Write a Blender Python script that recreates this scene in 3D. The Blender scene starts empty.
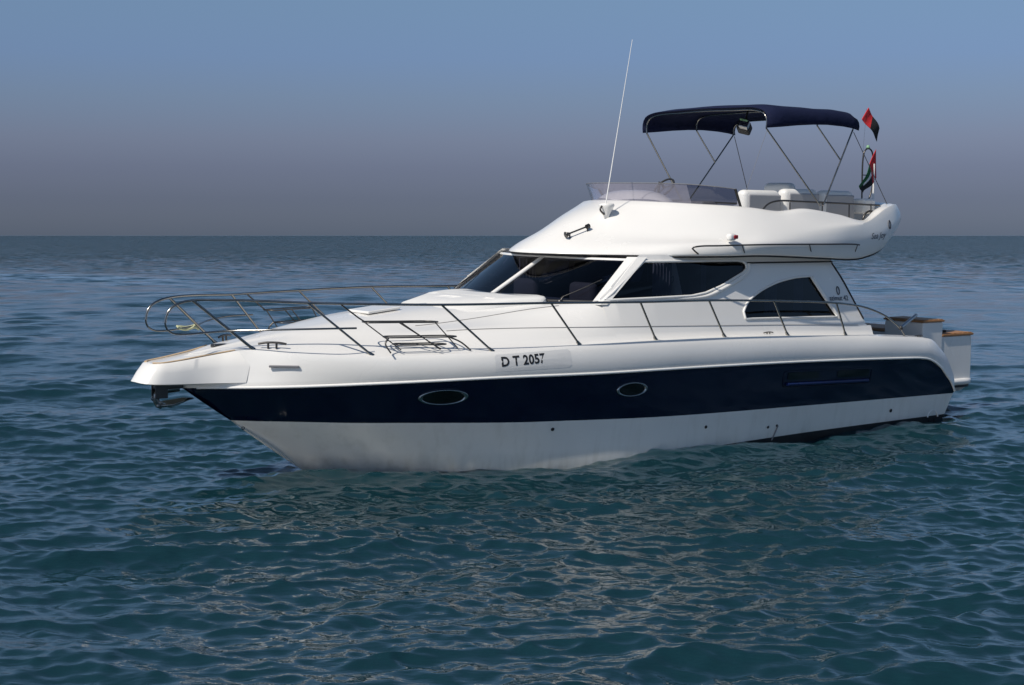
import bpy, bmesh, math, random
import numpy as np
from mathutils import Vector, Matrix
from mathutils.bvhtree import BVHTree

# ------------------------------------------------------------------ camera, sky, sun, exposure
SC = bpy.context.scene
COL = SC.collection
CAM_H = 2.9433
FPX = 1580.0
cam_d = bpy.data.cameras.new('camera')
cam = bpy.data.objects.new('camera', cam_d)
COL.objects.link(cam)
SC.camera = cam
cam_d.sensor_fit = 'HORIZONTAL'
cam_d.sensor_width = 36.0
cam_d.lens = FPX * 36.0 / 1024.0
cam_d.clip_start = 0.1
cam_d.clip_end = 80000.0
cam.location = (0, 0, CAM_H)
cam.rotation_euler = (math.radians(90 - 3.874), 0, 0)

SUN_EL = math.radians(47)
SUN_AZ = math.radians(224.3)        # compass angle of the sun, clockwise from +Y
sun_dir = Vector((math.sin(SUN_AZ) * math.cos(SUN_EL), math.cos(SUN_AZ) * math.cos(SUN_EL), math.sin(SUN_EL)))
world = bpy.data.worlds.new('World')
SC.world = world
world.use_nodes = True
wt = world.node_tree
wt.nodes.clear()
w_out = wt.nodes.new('ShaderNodeOutputWorld')
w_bg = wt.nodes.new('ShaderNodeBackground')
w_sky = wt.nodes.new('ShaderNodeTexSky')
w_sky.sky_type = 'NISHITA'
w_sky.sun_disc = False
w_sky.sun_elevation = SUN_EL
w_sky.sun_rotation = SUN_AZ
w_sky.air_density = 1.0
w_sky.dust_density = 0.6
w_sky.ozone_density = 2.0
w_tc = wt.nodes.new('ShaderNodeTexCoord')
w_sep = wt.nodes.new('ShaderNodeSeparateXYZ')
w_ramp = wt.nodes.new('ShaderNodeValToRGB')
w_mul = wt.nodes.new('ShaderNodeMix')
w_mul.data_type = 'RGBA'
w_mul.blend_type = 'MULTIPLY'
w_mul.inputs[0].default_value = 1.0
# a band of grey-mauve haze lies along the horizon and clears with elevation
cr = w_ramp.color_ramp
SKY = [(0.0, (0.198, 0.250, 0.435)), (0.0225, (0.191, 0.221, 0.390)), (0.0414, (0.229, 0.240, 0.398)), (0.0603, (0.297, 0.294, 0.435)),
       (0.0854, (0.346, 0.365, 0.497)), (0.1104, (0.386, 0.425, 0.580)), (0.1462, (0.465, 0.510, 0.605)), (0.22, (0.62, 0.68, 0.76)), (0.34, (0.66, 0.72, 0.76)), (0.6, (0.50, 0.55, 0.57)), (1.0, (0.48, 0.52, 0.55))]
while len(cr.elements) < len(SKY):
    cr.elements.new(1.0)
for e, (p, c) in zip(cr.elements, SKY):
    e.position = p
    e.color = (*c, 1)
wt.links.new(w_tc.outputs['Generated'], w_sep.inputs[0])
wt.links.new(w_sep.outputs['Z'], w_ramp.inputs[0])
wt.links.new(w_sky.outputs[0], w_mul.inputs[6])
wt.links.new(w_ramp.outputs[0], w_mul.inputs[7])
wt.links.new(w_mul.outputs[2], w_bg.inputs[0])
w_bg.inputs[1].default_value = 0.12
wt.links.new(w_bg.outputs[0], w_out.inputs[0])

sun_l = bpy.data.lights.new('sun', 'SUN')
sun_l.energy = 4.1
sun_l.angle = math.radians(0.6)
sun_l.color = (1.0, 0.935, 0.845)
sun_o = bpy.data.objects.new('sun', sun_l)
COL.objects.link(sun_o)
sun_o.rotation_euler = (-sun_dir).to_track_quat('-Z', 'Y').to_euler()

SC.view_settings.view_transform = 'Standard'
SC.view_settings.look = 'None'
SC.view_settings.gamma = 1.0
SC.view_settings.exposure = 0.0
SC.view_settings.use_curve_mapping = False
SC.cycles.max_bounces = 8
SC.cycles.transparent_max_bounces = 16
SC.cycles.caustics_reflective = True
SC.cycles.blur_glossy = 0.3
SC.cycles.sample_clamp_indirect = 2.5
SC.cycles.caustics_refractive = False
SC.cycles.use_denoising = True

R = math.radians
rnd = random.Random(7)

# ------------------------------------------------------------------ materials
def new_mat(name):
    m = bpy.data.materials.new(name)
    m.use_nodes = True
    nt = m.node_tree
    return m, nt, nt.nodes['Principled BSDF'], nt.nodes['Material Output']

def simple(name, col, rough=0.4, metal=0.0, coat=0.0, var=0.06, vscale=3.0, bump=0.0, bscale=40.0, spec=0.5):
    m, nt, b, _ = new_mat(name)
    b.inputs['Metallic'].default_value = metal
    b.inputs['Specular IOR Level'].default_value = spec
    b.inputs['Coat Weight'].default_value = coat
    b.inputs['Coat Roughness'].default_value = 0.06
    tc = nt.nodes.new('ShaderNodeTexCoord')
    n = nt.nodes.new('ShaderNodeTexNoise')
    n.inputs['Scale'].default_value = vscale
    n.inputs['Detail'].default_value = 6
    nt.links.new(tc.outputs['Object'], n.inputs['Vector'])
    mx = nt.nodes.new('ShaderNodeMix')
    mx.data_type = 'RGBA'
    mx.inputs[6].default_value = (*[c * (1 - var) for c in col], 1)
    mx.inputs[7].default_value = (*[min(1, c * (1 + var)) for c in col], 1)
    nt.links.new(n.outputs[0], mx.inputs[0])
    nt.links.new(mx.outputs[2], b.inputs['Base Color'])
    mr = nt.nodes.new('ShaderNodeMapRange')
    mr.inputs[1].default_value = 0.3
    mr.inputs[2].default_value = 0.7
    mr.inputs[3].default_value = rough * 0.85
    mr.inputs[4].default_value = min(1, rough * 1.2)
    nt.links.new(n.outputs[0], mr.inputs[0])
    nt.links.new(mr.outputs[0], b.inputs['Roughness'])
    if bump:
        n2 = nt.nodes.new('ShaderNodeTexNoise')
        n2.inputs['Scale'].default_value = bscale
        n2.inputs['Detail'].default_value = 4
        nt.links.new(tc.outputs['Object'], n2.inputs['Vector'])
        bp = nt.nodes.new('ShaderNodeBump')
        bp.inputs['Strength'].default_value = 1.0
        bp.inputs['Distance'].default_value = bump
        nt.links.new(n2.outputs[0], bp.inputs['Height'])
        nt.links.new(bp.outputs[0], b.inputs['Normal'])
    return m

M = {}
M['gelcoat'] = simple('white_gelcoat', (0.78, 0.765, 0.73), 0.24, coat=0.4, var=0.035, vscale=1.2, bump=0.004, bscale=1.3)
M['hull_white'] = simple('white_hull_paint', (0.80, 0.79, 0.75), 0.20, coat=0.4, var=0.03, bump=0.003, bscale=1.4)
M['deck'] = simple('white_deck', (0.77, 0.755, 0.72), 0.5, var=0.03, bump=0.002, bscale=60)
def stain(m):
    nt = m.node_tree; b = nt.nodes['Principled BSDF']
    old = b.inputs['Base Color'].links[0].from_socket
    tc = nt.nodes.new('ShaderNodeTexCoord'); sp = nt.nodes.new('ShaderNodeSeparateXYZ'); nt.links.new(tc.outputs['Object'], sp.inputs[0])
    mp = nt.nodes.new('ShaderNodeMapping'); mp.inputs['Scale'].default_value = (5.0, 5.0, 0.7); nt.links.new(tc.outputs['Object'], mp.inputs[0])
    n = nt.nodes.new('ShaderNodeTexNoise'); n.inputs['Scale'].default_value = 1.6; n.inputs['Detail'].default_value = 6; nt.links.new(mp.outputs[0], n.inputs['Vector'])
    mr = nt.nodes.new('ShaderNodeMapRange'); mr.inputs[1].default_value = 0.02; mr.inputs[2].default_value = 0.26; mr.inputs[3].default_value = 0.62; mr.inputs[4].default_value = 0.0
    nt.links.new(sp.outputs['Z'], mr.inputs[0])
    st = nt.nodes.new('ShaderNodeMapRange'); st.inputs[1].default_value = 0.50; st.inputs[2].default_value = 0.72; st.inputs[3].default_value = 0.0; st.inputs[4].default_value = 0.16
    nt.links.new(n.outputs[0], st.inputs[0])
    ml = nt.nodes.new('ShaderNodeMath'); ml.operation = 'MULTIPLY'; nt.links.new(mr.outputs[0], ml.inputs[0]); nt.links.new(n.outputs[0], ml.inputs[1])
    ad = nt.nodes.new('ShaderNodeMath'); ad.operation = 'ADD'; ad.use_clamp = True; nt.links.new(ml.outputs[0], ad.inputs[0]); nt.links.new(st.outputs[0], ad.inputs[1])
    mx = nt.nodes.new('ShaderNodeMix'); mx.data_type = 'RGBA'; nt.links.new(ad.outputs[0], mx.inputs[0]); nt.links.new(old, mx.inputs[6]); mx.inputs[7].default_value = (0.40, 0.38, 0.31, 1)
    nt.links.new(mx.outputs[2], b.inputs['Base Color'])
stain(M['hull_white'])
M['navy'] = simple('navy_gelcoat', (0.003, 0.005, 0.022), 0.12, coat=0.15, var=0.1, bump=0.003, bscale=1.4)
M['antifoul'] = simple('antifouling', (0.012, 0.014, 0.016), 0.6, var=0.3)
M['cream_line'] = simple('rub_mould', (0.80, 0.79, 0.76), 0.25, coat=0.3, var=0.02)
M['steel'] = simple('stainless_steel', (0.50, 0.50, 0.49), 0.25, metal=1.0, var=0.04)
M['rail_steel'] = simple('rail_steel', (0.30, 0.29, 0.27), 0.22, metal=1.0, var=0.15, vscale=12)
M['dark_steel'] = simple('weathered_steel', (0.10, 0.095, 0.09), 0.35, metal=0.8, var=0.2, vscale=20)
M['canvas'] = simple('navy_canvas', (0.006, 0.010, 0.036), 0.85, var=0.15, bump=0.035, bscale=3.2, spec=0.2)
M['weathered_teak'] = simple('weathered_teak', (0.52, 0.38, 0.24), 0.6, var=0.15, vscale=18)
M['teak'] = simple('teak', (0.30, 0.15, 0.06), 0.5, var=0.3, vscale=18, bump=0.002, bscale=30)
M['rubber'] = simple('black_rubber', (0.015, 0.015, 0.016), 0.6, var=0.2)
M['cushion'] = simple('white_vinyl', (0.74, 0.73, 0.70), 0.42, var=0.03, bump=0.004, bscale=5)
M['shade_grey_vinyl'] = simple('shade_grey_vinyl', (0.34, 0.34, 0.35), 0.5, var=0.05, bump=0.004, bscale=5)
M['grey_plastic'] = simple('grey_plastic', (0.18, 0.18, 0.19), 0.5, var=0.1)
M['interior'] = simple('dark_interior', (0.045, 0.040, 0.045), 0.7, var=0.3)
M['curtain'] = simple('lilac_curtain', (0.22, 0.22, 0.30), 0.9, var=0.1)
M['beige_seat'] = simple('beige_seat', (0.55, 0.51, 0.47), 0.7, var=0.05)
M['red'] = simple('red_cloth', (0.62, 0.025, 0.03), 0.85, var=0.08, bump=0.004, bscale=20)
M['pane_black'] = simple('black_glass', (0.004, 0.006, 0.006), 0.08, var=0.1)
M['green'] = simple('green_cloth', (0.01, 0.10, 0.03), 0.85, var=0.08, bump=0.004, bscale=20)
M['white_cloth'] = simple('white_cloth', (0.75, 0.75, 0.74), 0.85, var=0.04, bump=0.004, bscale=20)
M['black_cloth'] = simple('black_cloth', (0.008, 0.009, 0.011), 0.85, var=0.1, bump=0.004, bscale=20)
M['yellow_cloth'] = simple('pale_yellow_cloth', (0.55, 0.56, 0.34), 0.9, var=0.12, vscale=20, bump=0.01, bscale=30)
M['paint_black'] = simple('black_lettering', (0.012, 0.012, 0.014), 0.5, var=0.1)
M['plate'] = simple('registration_plate', (0.66, 0.655, 0.64), 0.3, var=0.05, vscale=12)
M['logo_grey'] = simple('grey_lettering', (0.10, 0.11, 0.13), 0.5, var=0.1)
M['red_lens'] = simple('red_lens', (0.25, 0.01, 0.015), 0.15, var=0.1)
M['lamp_green'] = simple('green_lens', (0.22, 0.42, 0.24), 0.3, var=0.1)
M['seam_shadow_grey'] = simple('seam', (0.30, 0.29, 0.28), 0.7, var=0.1)  # grey shared by the deck seam and the painted trunk-edge shadow

def glass(name, tint, rough=0.03, veil=None, veil_w=0.0, ior=1.45):
    m, nt, b, out = new_mat(name)
    nt.nodes.remove(b)
    tr = nt.nodes.new('ShaderNodeBsdfTransparent')
    tr.inputs[0].default_value = (*tint, 1)
    gl = nt.nodes.new('ShaderNodeBsdfGlossy')
    gl.inputs['Roughness'].default_value = rough
    gl.inputs[0].default_value = (1, 1, 1, 1)
    fr = nt.nodes.new('ShaderNodeFresnel')
    fr.inputs[0].default_value = ior
    mx = nt.nodes.new('ShaderNodeMixShader')
    nt.links.new(fr.outputs[0], mx.inputs[0])
    if veil:      # pale diffuse veil mixed into the pane
        df = nt.nodes.new('ShaderNodeBsdfDiffuse'); df.inputs[0].default_value = (*[c * 3 for c in veil], 1)
        m2 = nt.nodes.new('ShaderNodeMixShader'); m2.inputs[0].default_value = veil_w
        nt.links.new(tr.outputs[0], m2.inputs[1]); nt.links.new(df.outputs[0], m2.inputs[2])
        nt.links.new(m2.outputs[0], mx.inputs[1])
    else:
        nt.links.new(tr.outputs[0], mx.inputs[1])
    nt.links.new(gl.outputs[0], mx.inputs[2])
    nt.links.new(mx.outputs[0], out.inputs[0])
    return m
M['tint'] = glass('tinted_window_glass', (0.20, 0.22, 0.27))
M['smoke'] = glass('smoked_screen', (0.48, 0.48, 0.55), 0.06, (0.14, 0.135, 0.16), 0.38)
M['blue_lip'] = simple('blue_gelcoat', (0.006, 0.016, 0.085), 0.3, var=0.1)
M['windscreen_tint'] = glass('windscreen_glass', (0.15, 0.16, 0.21), ior=1.3)
M['smoke_dark'] = glass('dark_smoked_screen', (0.36, 0.37, 0.45), 0.05)
M['porthole_glass'] = glass('porthole_glass', (0.06, 0.07, 0.07))

# ------------------------------------------------------------------ mesh helpers (boat frame: x aft, y starboard, z up)
def cr_smooth(pts, n, closed=False):
    """centripetal Catmull-Rom through pts, resampled to n points by arc length"""
    P = np.array(pts, float)
    if len(P) == 2:
        t = np.linspace(0, 1, n)[:, None]
        return P[0] * (1 - t) + P[1] * t
    if closed:
        Q = np.vstack([P[-1], P, P[0], P[1]])
    else:
        Q = np.vstack([2 * P[0] - P[1], P, 2 * P[-1] - P[-2]])
    out = []
    for i in range(1, len(Q) - 2):
        p0, p1, p2, p3 = Q[i - 1], Q[i], Q[i + 1], Q[i + 2]
        d = [max(1e-6, np.linalg.norm(b - a) ** 0.5) for a, b in ((p0, p1), (p1, p2), (p2, p3))]
        t0, t1, t2, t3 = 0, d[0], d[0] + d[1], sum(d)
        for t in np.linspace(t1, t2, 24, endpoint=False):
            A1 = (t1 - t) / (t1 - t0) * p0 + (t - t0) / (t1 - t0) * p1
            A2 = (t2 - t) / (t2 - t1) * p1 + (t - t1) / (t2 - t1) * p2
            A3 = (t3 - t) / (t3 - t2) * p2 + (t - t2) / (t3 - t2) * p3
            B1 = (t2 - t) / (t2 - t0) * A1 + (t - t0) / (t2 - t0) * A2
            B2 = (t3 - t) / (t3 - t1) * A2 + (t - t1) / (t3 - t1) * A3
            out.append((t2 - t) / (t2 - t1) * B1 + (t - t1) / (t2 - t1) * B2)
    out.append(Q[-2])
    out = np.array(out)
    s = np.concatenate([[0], np.cumsum(np.linalg.norm(np.diff(out, axis=0), axis=1))])
    m = n + 1 if closed else n
    u = np.linspace(0, s[-1], m)
    res = np.stack([np.interp(u, s, out[:, k]) for k in range(out.shape[1])], 1)
    return res[:-1] if closed else res

class MB:
    def __init__(self):
        self.v = []; self.f = []; self.m = []; self.s = []
    def add(self, verts, faces, mi=0, smooth=True):
        o = len(self.v)
        self.v += [tuple(map(float, p)) for p in verts]
        for f in faces:
            self.f.append(tuple(i + o for i in f)); self.m.append(mi); self.s.append(smooth)
    def grid(self, rows, mi=0, close_u=False, close_v=False, flip=False, smooth=True):
        rows = [np.asarray(r) for r in rows]
        nu, nv = len(rows), len(rows[0])
        V = [p for r in rows for p in r]
        F = []
        for i in range(nu if close_u else nu - 1):
            for j in range(nv if close_v else nv - 1):
                a, b = i * nv + j, i * nv + (j + 1) % nv
                c, d = ((i + 1) % nu) * nv + (j + 1) % nv, ((i + 1) % nu) * nv + j
                F.append((a, d, c, b) if flip else (a, b, c, d))
        self.add(V, F, mi, smooth)
    def tube(self, path, r=0.0125, n=8, smooth_n=0, closed=False, mi=0, cap=True, r_end=None, squash=None):
        P = cr_smooth(path, smooth_n, closed) if smooth_n else np.array(path, float)
        k = len(P)
        rings = []
        T = []
        for i in range(k):
            if closed:
                t = P[(i + 1) % k] - P[i - 1]
            else:
                t = P[min(i + 1, k - 1)] - P[max(i - 1, 0)]
            T.append(t / max(1e-9, np.linalg.norm(t)))
        up = np.array([0, 0, 1.0])
        if abs(T[0][2]) > 0.9: up = np.array([0, 1.0, 0])
        nrm = np.cross(T[0], up); nrm /= np.linalg.norm(nrm)
        for i in range(k):
            nrm = nrm - T[i] * nrm.dot(T[i]); nrm /= max(1e-9, np.linalg.norm(nrm))
            bi = np.cross(T[i], nrm)
            rr = r if r_end is None else r + (r_end - r) * i / (k - 1)
            ra, rb = (rr, rr) if squash is None else (rr * squash[0], rr * squash[1])
            rings.append([P[i] + nrm * ra * math.cos(a) + bi * rb * math.sin(a) for a in np.linspace(0, 2 * math.pi, n, endpoint=False)])
        self.grid(rings, mi, close_u=closed, close_v=True)
        if cap and not closed:
            o = len(self.v)
            self.add(rings[0], [tuple(range(n))[::-1]], mi)
            self.add(rings[-1], [tuple(range(n))], mi)
    def lathe(self, prof, center, axis=(0, 0, 1), n=20, mi=0):
        ax = Vector(axis).normalized()
        q = ax.to_track_quat('Z', 'Y')
        rings = []
        for r, h in prof:
            rings.append([Vector(center) + q @ Vector((r * math.cos(a), r * math.sin(a), h)) for a in np.linspace(0, 2 * math.pi, n, endpoint=False)])
        self.grid([[tuple(p) for p in ring] for ring in rings], mi, close_v=True)
    def rbox(self, c, size, rad=0.02, rot=None, mi=0, seg=3, taper=None):
        bm = bmesh.new()
        bmesh.ops.create_cube(bm, size=1.0)
        for v in bm.verts:
            v.co = Vector((v.co.x * size[0], v.co.y * size[1], v.co.z * size[2]))
            if taper and v.co.z > 0:
                v.co.x *= taper; v.co.y *= taper
        bmesh.ops.bevel(bm, geom=list(bm.edges), offset=rad, segments=seg, profile=0.5, affect='EDGES')
        Mx = Matrix.Translation(c) @ (rot.to_4x4() if rot is not None else Matrix.Identity(4))
        bm.verts.index_update()
        lim = min(size) ** 2 * 0.15
        self.add([tuple(Mx @ v.co) for v in bm.verts], [tuple(v.index for v in f.verts) for f in bm.faces], mi)
        if rad < 0.06:
            for i, f in enumerate(bm.faces):
                if f.calc_area() > (rad * 2.2) ** 2: self.s[len(self.s) - len(bm.faces) + i] = False
        bm.free()
    def mirror(self):
        """add the other side (y -> -y)"""
        o = len(self.v); nf = len(self.f)
        self.v += [(x, -y, z) for x, y, z in self.v]
        for i in range(nf):
            self.f.append(tuple(k + o for k in reversed(self.f[i]))); self.m.append(self.m[i]); self.s.append(self.s[i])
    def flipped(self):
        m = MB()
        m.v = [(x, -y, z) for x, y, z in self.v]
        m.f = [tuple(reversed(f)) for f in self.f]; m.m = list(self.m); m.s = list(self.s)
        return m
    def obj(self, name, mats, parent=None, weld=0.0, fixn=False, solid=0.0, bevel=0.0):
        me = bpy.data.meshes.new(name)
        me.from_pydata(self.v, [], self.f)
        if not isinstance(mats, (list, tuple)): mats = [mats]
        for m in mats: me.materials.append(M[m] if isinstance(m, str) else m)
        me.polygons.foreach_set('material_index', self.m)
        me.polygons.foreach_set('use_smooth', self.s)
        if weld or fixn:
            bm = bmesh.new(); bm.from_mesh(me)
            if weld: bmesh.ops.remove_doubles(bm, verts=bm.verts, dist=weld)
            if fixn: bmesh.ops.recalc_face_normals(bm, faces=bm.faces)
            bm.to_mesh(me); bm.free()
        me.update()
        o = bpy.data.objects.new(name, me)
        COL.objects.link(o)
        if parent is not None: o.parent = parent
        if solid:
            md = o.modifiers.new('thickness', 'SOLIDIFY'); md.thickness = solid; md.offset = -1
        return o

def pair(mb, name, mats, parent, **kw):
    """the same part on the port and on the starboard side, each an object of its own"""
    return mb.obj(name, mats, parent, **kw), mb.flipped().obj(name, mats, parent, **kw)

def bvh_of(mb):
    return BVHTree.FromPolygons([Vector(v) for v in mb.v], mb.f)

def sharp(o, ang=35):
    me = o.data
    bm = bmesh.new(); bm.from_mesh(me)
    for e in bm.edges:
        if len(e.link_faces) == 2 and e.calc_face_angle(0) > R(ang): e.smooth = False
    bm.to_mesh(me); bm.free()

def PT(x, b, z):            # point on the port (near) side at half-breadth b
    return (x, -b, z)

# ------------------------------------------------------------------ the yacht
yacht = bpy.data.objects.new('motor_yacht', None)
COL.objects.link(yacht)
YAW, HEEL = R(37.3313), R(1.2973)
yacht.location = (-2.65186, 19.89415, 0)
yacht.rotation_mode = 'XYZ'
yacht.rotation_euler = (HEEL, 0, YAW)
yacht['label'] = 'white flybridge motor yacht with navy stripe and blue bimini floating on calm sea'
yacht['category'] = 'yacht'
YM = Matrix.Translation(yacht.location) @ Matrix.Rotation(YAW, 4, 'Z') @ Matrix.Rotation(HEEL, 4, 'X')

N = 150
def row(pts, n=N):
    return cr_smooth([(x, -b, z) for x, b, z in pts], n)

keel = [(0.08, 0, -0.07), (0.55, 0.01, -0.28), (1.4, 0.02, -0.55), (3.0, 0.02, -0.75), (6, 0.02, -0.80), (10.4, 0.02, -0.75)]
Wl = [(0.05, 0.0, -0.06), (0.241, 0.22, -0.06), (0.825, 0.72, -0.06), (1.976, 1.50, -0.05), (3.3, 1.90, -0.04), (4.639, 2.0, 0.0), (7.038, 1.965, 0.06), (10.42, 1.86, 0.10)]
A_ = [(0.0, 0.0, -0.03), (0.22, 0.235, -0.03), (0.80, 0.735, -0.03), (1.96, 1.515, -0.02), (3.3, 1.92, 0.02), (4.639, 2.025, 0.09), (7.038, 1.99, 0.155), (10.45, 1.885, 0.185)]
B_ = [(-1.02, 0.0, 0.682), (-0.844, 0.176, 0.682), (-0.378, 0.583, 0.684), (0.121, 0.932, 0.677), (0.648, 1.24, 0.675), (1.971, 1.774, 0.648), (2.637, 1.907, 0.635), (4.198, 2.081, 0.599), (6.903, 2.081, 0.565), (9.226, 1.987, 0.532), (10.588, 1.93, 0.512)]
C_ = [(-1.66, 0.0, 1.12), (-1.544, 0.108, 1.123), (-1.413, 0.242, 1.129), (-1.053, 0.57, 1.14), (-0.574, 0.925, 1.159), (0.471, 1.502, 1.204), (1.675, 1.906, 1.237), (3.106, 2.123, 1.235), (4.818, 2.175, 1.232), (6.781, 2.167, 1.209), (9.018, 2.129, 1.149), (9.60, 2.085, 1.12), (9.83, 2.062, 1.08), (10.1, 2.037, 0.958), (10.29, 2.011, 0.815), (10.449, 1.99, 0.685), (10.566, 1.965, 0.55)]
D_ = [(-1.66, 0.0, 1.50), (-1.45, 0.20, 1.53), (-1.033, 0.482, 1.588), (-0.569, 0.914, 1.554), (0.204, 1.382, 1.530), (1.63, 1.856, 1.556), (2.946, 2.046, 1.602), (4.183, 2.104, 1.614), (5.41, 2.115, 1.606), (6.623, 2.11, 1.579), (7.92, 2.088, 1.528), (8.838, 2.073, 1.484), (9.70, 2.002, 1.425), (9.95, 1.985, 1.385), (10.205, 1.963, 1.228), (10.351, 1.951, 1.11), (10.5, 1.938, 0.926), (10.61, 1.925, 0.749), (10.638, 1.92, 0.541)]

rk, rw, ra, rb, rc, rd = [row(c) for c in (keel, Wl, A_, B_, C_, D_)]
def lerp(a, b, t): return a * (1 - t) + b * t
# slight outward bulge of the topside moulding above the stripe
def bulge(t, out):
    r = lerp(rc, rd, t)
    w = np.clip((r[:, 0] + 1.6) / 2.0, 0, 1) * np.clip((10.5 - r[:, 0]) / 0.5, 0, 1)
    r[:, 1] -= out * w
    return r
hull = MB()
def hull_strip(rows, mi):
    hull.grid(rows, mi)
h_a2b = [lerp(ra, rb, t) for t in np.linspace(0, 1, 7)]
for i, r in enumerate(h_a2b):      # gentle hollow in the flare
    t = i / 6
    r[:, 1] += 0.06 * math.sin(math.pi * t) * np.clip((4 - r[:, 0]) / 4, 0, 1)
h_b2c = [lerp(rb, rc, t) for t in np.linspace(0, 1, 7)]
for i, r in enumerate(h_b2c):
    r[:, 1] += 0.03 * math.sin(math.pi * i / 6) * np.clip((3 - r[:, 0]) / 4, 0, 1)
bilge = lerp(rk, rw, .82); bilge[:, 2] = lerp(rk, rw, .25)[:, 2]
hull_strip([rk, lerp(rk, bilge, .5), bilge, lerp(bilge, rw, .6), rw], 2)
hull_strip([rw, ra], 2)
for i, f in enumerate(hull.f):      # bare white below the forefoot, antifouling further aft
    if sum(hull.v[k][0] for k in f) / 4 < 3.6: hull.m[i] = 0
hull_strip(h_a2b, 0)
hull_strip(h_b2c, 1)
rc_up = rc.copy(); rc_up[:, 1] -= 0.012; rc_up[:, 2] += 0.022
top_rows = [rc, rc_up, bulge(0.18, 0.030), bulge(0.4, 0.045), bulge(0.62, 0.045), bulge(0.80, 0.035), bulge(0.92, 0.020), rd]
hull_strip(top_rows, 3)
hull_port_bvh = bvh_of(hull)
hull.mirror()
# transom across the stern
for ra_, rb_, mi in ((rk, rw, 2), (rw, ra, 2), (ra, rb, 0), (rb, rd, 0)):
    a, b = ra_[-1], rb_[-1]
    hull.add([a, b, (b[0], -b[1], b[2]), (a[0], -a[1], a[2])], [(0, 1, 2, 3)], mi, False)
hull_o = hull.obj('hull', ['hull_white', 'navy', 'antifoul', 'gelcoat'], yacht, weld=0.0008, fixn=True)
sharp(hull_o, 40)

def proj(bvh, x, z, off=0.004, y0=-5.0):
    """drop a decal point on to the port side"""
    hit = bvh.ray_cast(Vector((x, y0, z)), Vector((0, 1, 0)))
    if hit[0] is None: return (x, -2.0, z)
    return (hit[0].x, hit[0].y - off, hit[0].z)

# rub moulding between navy stripe and topside
m = MB()
rr = rc.copy(); rr[:, 1] -= 0.012; rr[:, 2] += 0.006
m.tube(rr[2:], 0.017, 8, squash=(1, 1))

pair(m, 'rub_rail', 'cream_line', yacht)

# bow pulpit platform
topE = [(-2.11, 0, 1.435), (-2.10, 0.14, 1.432), (-2.03, 0.215, 1.435), (-1.85, 0.25, 1.455), (-1.6, 0.28, 1.49), (-1.35, 0.33, 1.53), (-1.15, 0.41, 1.565), (-1.0, 0.47, 1.580)]
midE = [(-2.19, 0, 1.34), (-2.17, 0.16, 1.335), (-2.08, 0.245, 1.335), (-1.9, 0.285, 1.34), (-1.6, 0.32, 1.36), (-1.35, 0.385, 1.38), (-1.20, 0.46, 1.39), (-1.04, 0.54, 1.39)]
lowE = [(-2.26, 0, 1.225), (-2.24, 0.17, 1.22), (-2.13, 0.255, 1.212), (-1.9, 0.30, 1.205), (-1.6, 0.335, 1.20), (-1.4, 0.39, 1.20), (-1.26, 0.45, 1.20), (-1.09, 0.545, 1.205)]
m = MB()
cE = [(p[0], 0.0, p[2] + 0.03 * min(1, (p[0] + 2.2) * 1.2)) for p in topE]
def off_in(c, d, dz): return [(x + (d if i < 2 else 0), max(0, b - d), z + dz) for i, (x, b, z) in enumerate(c)]
m.grid([row(c, 30) for c in (cE, off_in(topE, .03, .012), topE, midE, lowE, off_in(lowE, .03, -.012), [(x, 0, z - .012) for x, b, z in lowE])], 0)
m.mirror()
pul = m.obj('bow_pulpit', 'gelcoat', yacht, weld=0.001, fixn=True)
sharp(pul, 50)
m = MB()
tk = [(x + 0.02 * (i < 3), b - 0.035, z + 0.018) for i, (x, b, z) in enumerate(topE[1:])]
m.tube([PT(*p) for p in tk[:-1]], 0.02, 6, 24, squash=(1.0, .5))
pair(m, 'teak_edge', 'weathered_teak', pul)
m = MB()   # shaded recess line under the platform moulding
m.rbox((-1.2, -0.46, 1.165), (0.62, 0.02, 0.02), .006, Matrix.Rotation(R(-38), 3, 'Z')); m.mirror()

# deck and trunk cabin
xs_edge = rd[:, 0]
S1 = [(-1.62, 0.0, 1.515), (-1.40, 0.14, 1.55), (-0.98, 0.40, 1.61), (-0.50, 0.80, 1.60), (0.27, 1.24, 1.585), (1.68, 1.70, 1.600), (2.96, 1.90, 1.635), (4.183, 1.97, 1.645), (5.41, 1.985, 1.635), (6.62, 1.98, 1.605), (7.92, 1.96, 1.555), (8.6, 1.95, 1.52)]
S2 = [(-1.6, 0.0, 1.52), (-1.2, 0.13, 1.57), (-0.72, 0.34, 1.66), (-0.15, 0.62, 1.71), (0.6, 0.95, 1.735), (1.66, 1.38, 1.80), (3.33, 1.82, 1.80), (5.02, 1.93, 1.765), (6.7, 1.93, 1.72), (8.6, 1.90, 1.65)]
S3 = [(-1.58, 0.0, 1.525), (-1.0, 0.08, 1.62), (-0.55, 0.22, 1.70), (-0.15, 0.45, 1.76), (0.5, 0.72, 1.80), (1.2, 0.85, 1.83), (1.9, 0.98, 1.90), (2.74, 1.27, 2.03), (3.49, 1.64, 2.11), (3.7, 1.70, 2.125)]
S4 = [(-1.58, 0.0, 1.53), (-1.0, 0.04, 1.63), (-0.55, 0.12, 1.72), (0.0, 0.3, 1.82), (0.7, 0.48, 1.91), (1.5, 0.6, 1.98), (2.2, 0.7, 2.03), (3.0, 0.95, 2.09), (3.6, 1.2, 2.12)]
S5 = [(-1.58, 0.0, 1.53), (-1.02, 0.0, 1.63), (-0.4, 0.0, 1.75), (0.1, 0.0, 1.84), (1.0, 0.0, 1.97), (1.84, 0.0, 2.05), (2.9, 0.0, 2.11), (3.6, 0, 2.12)]
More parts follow.
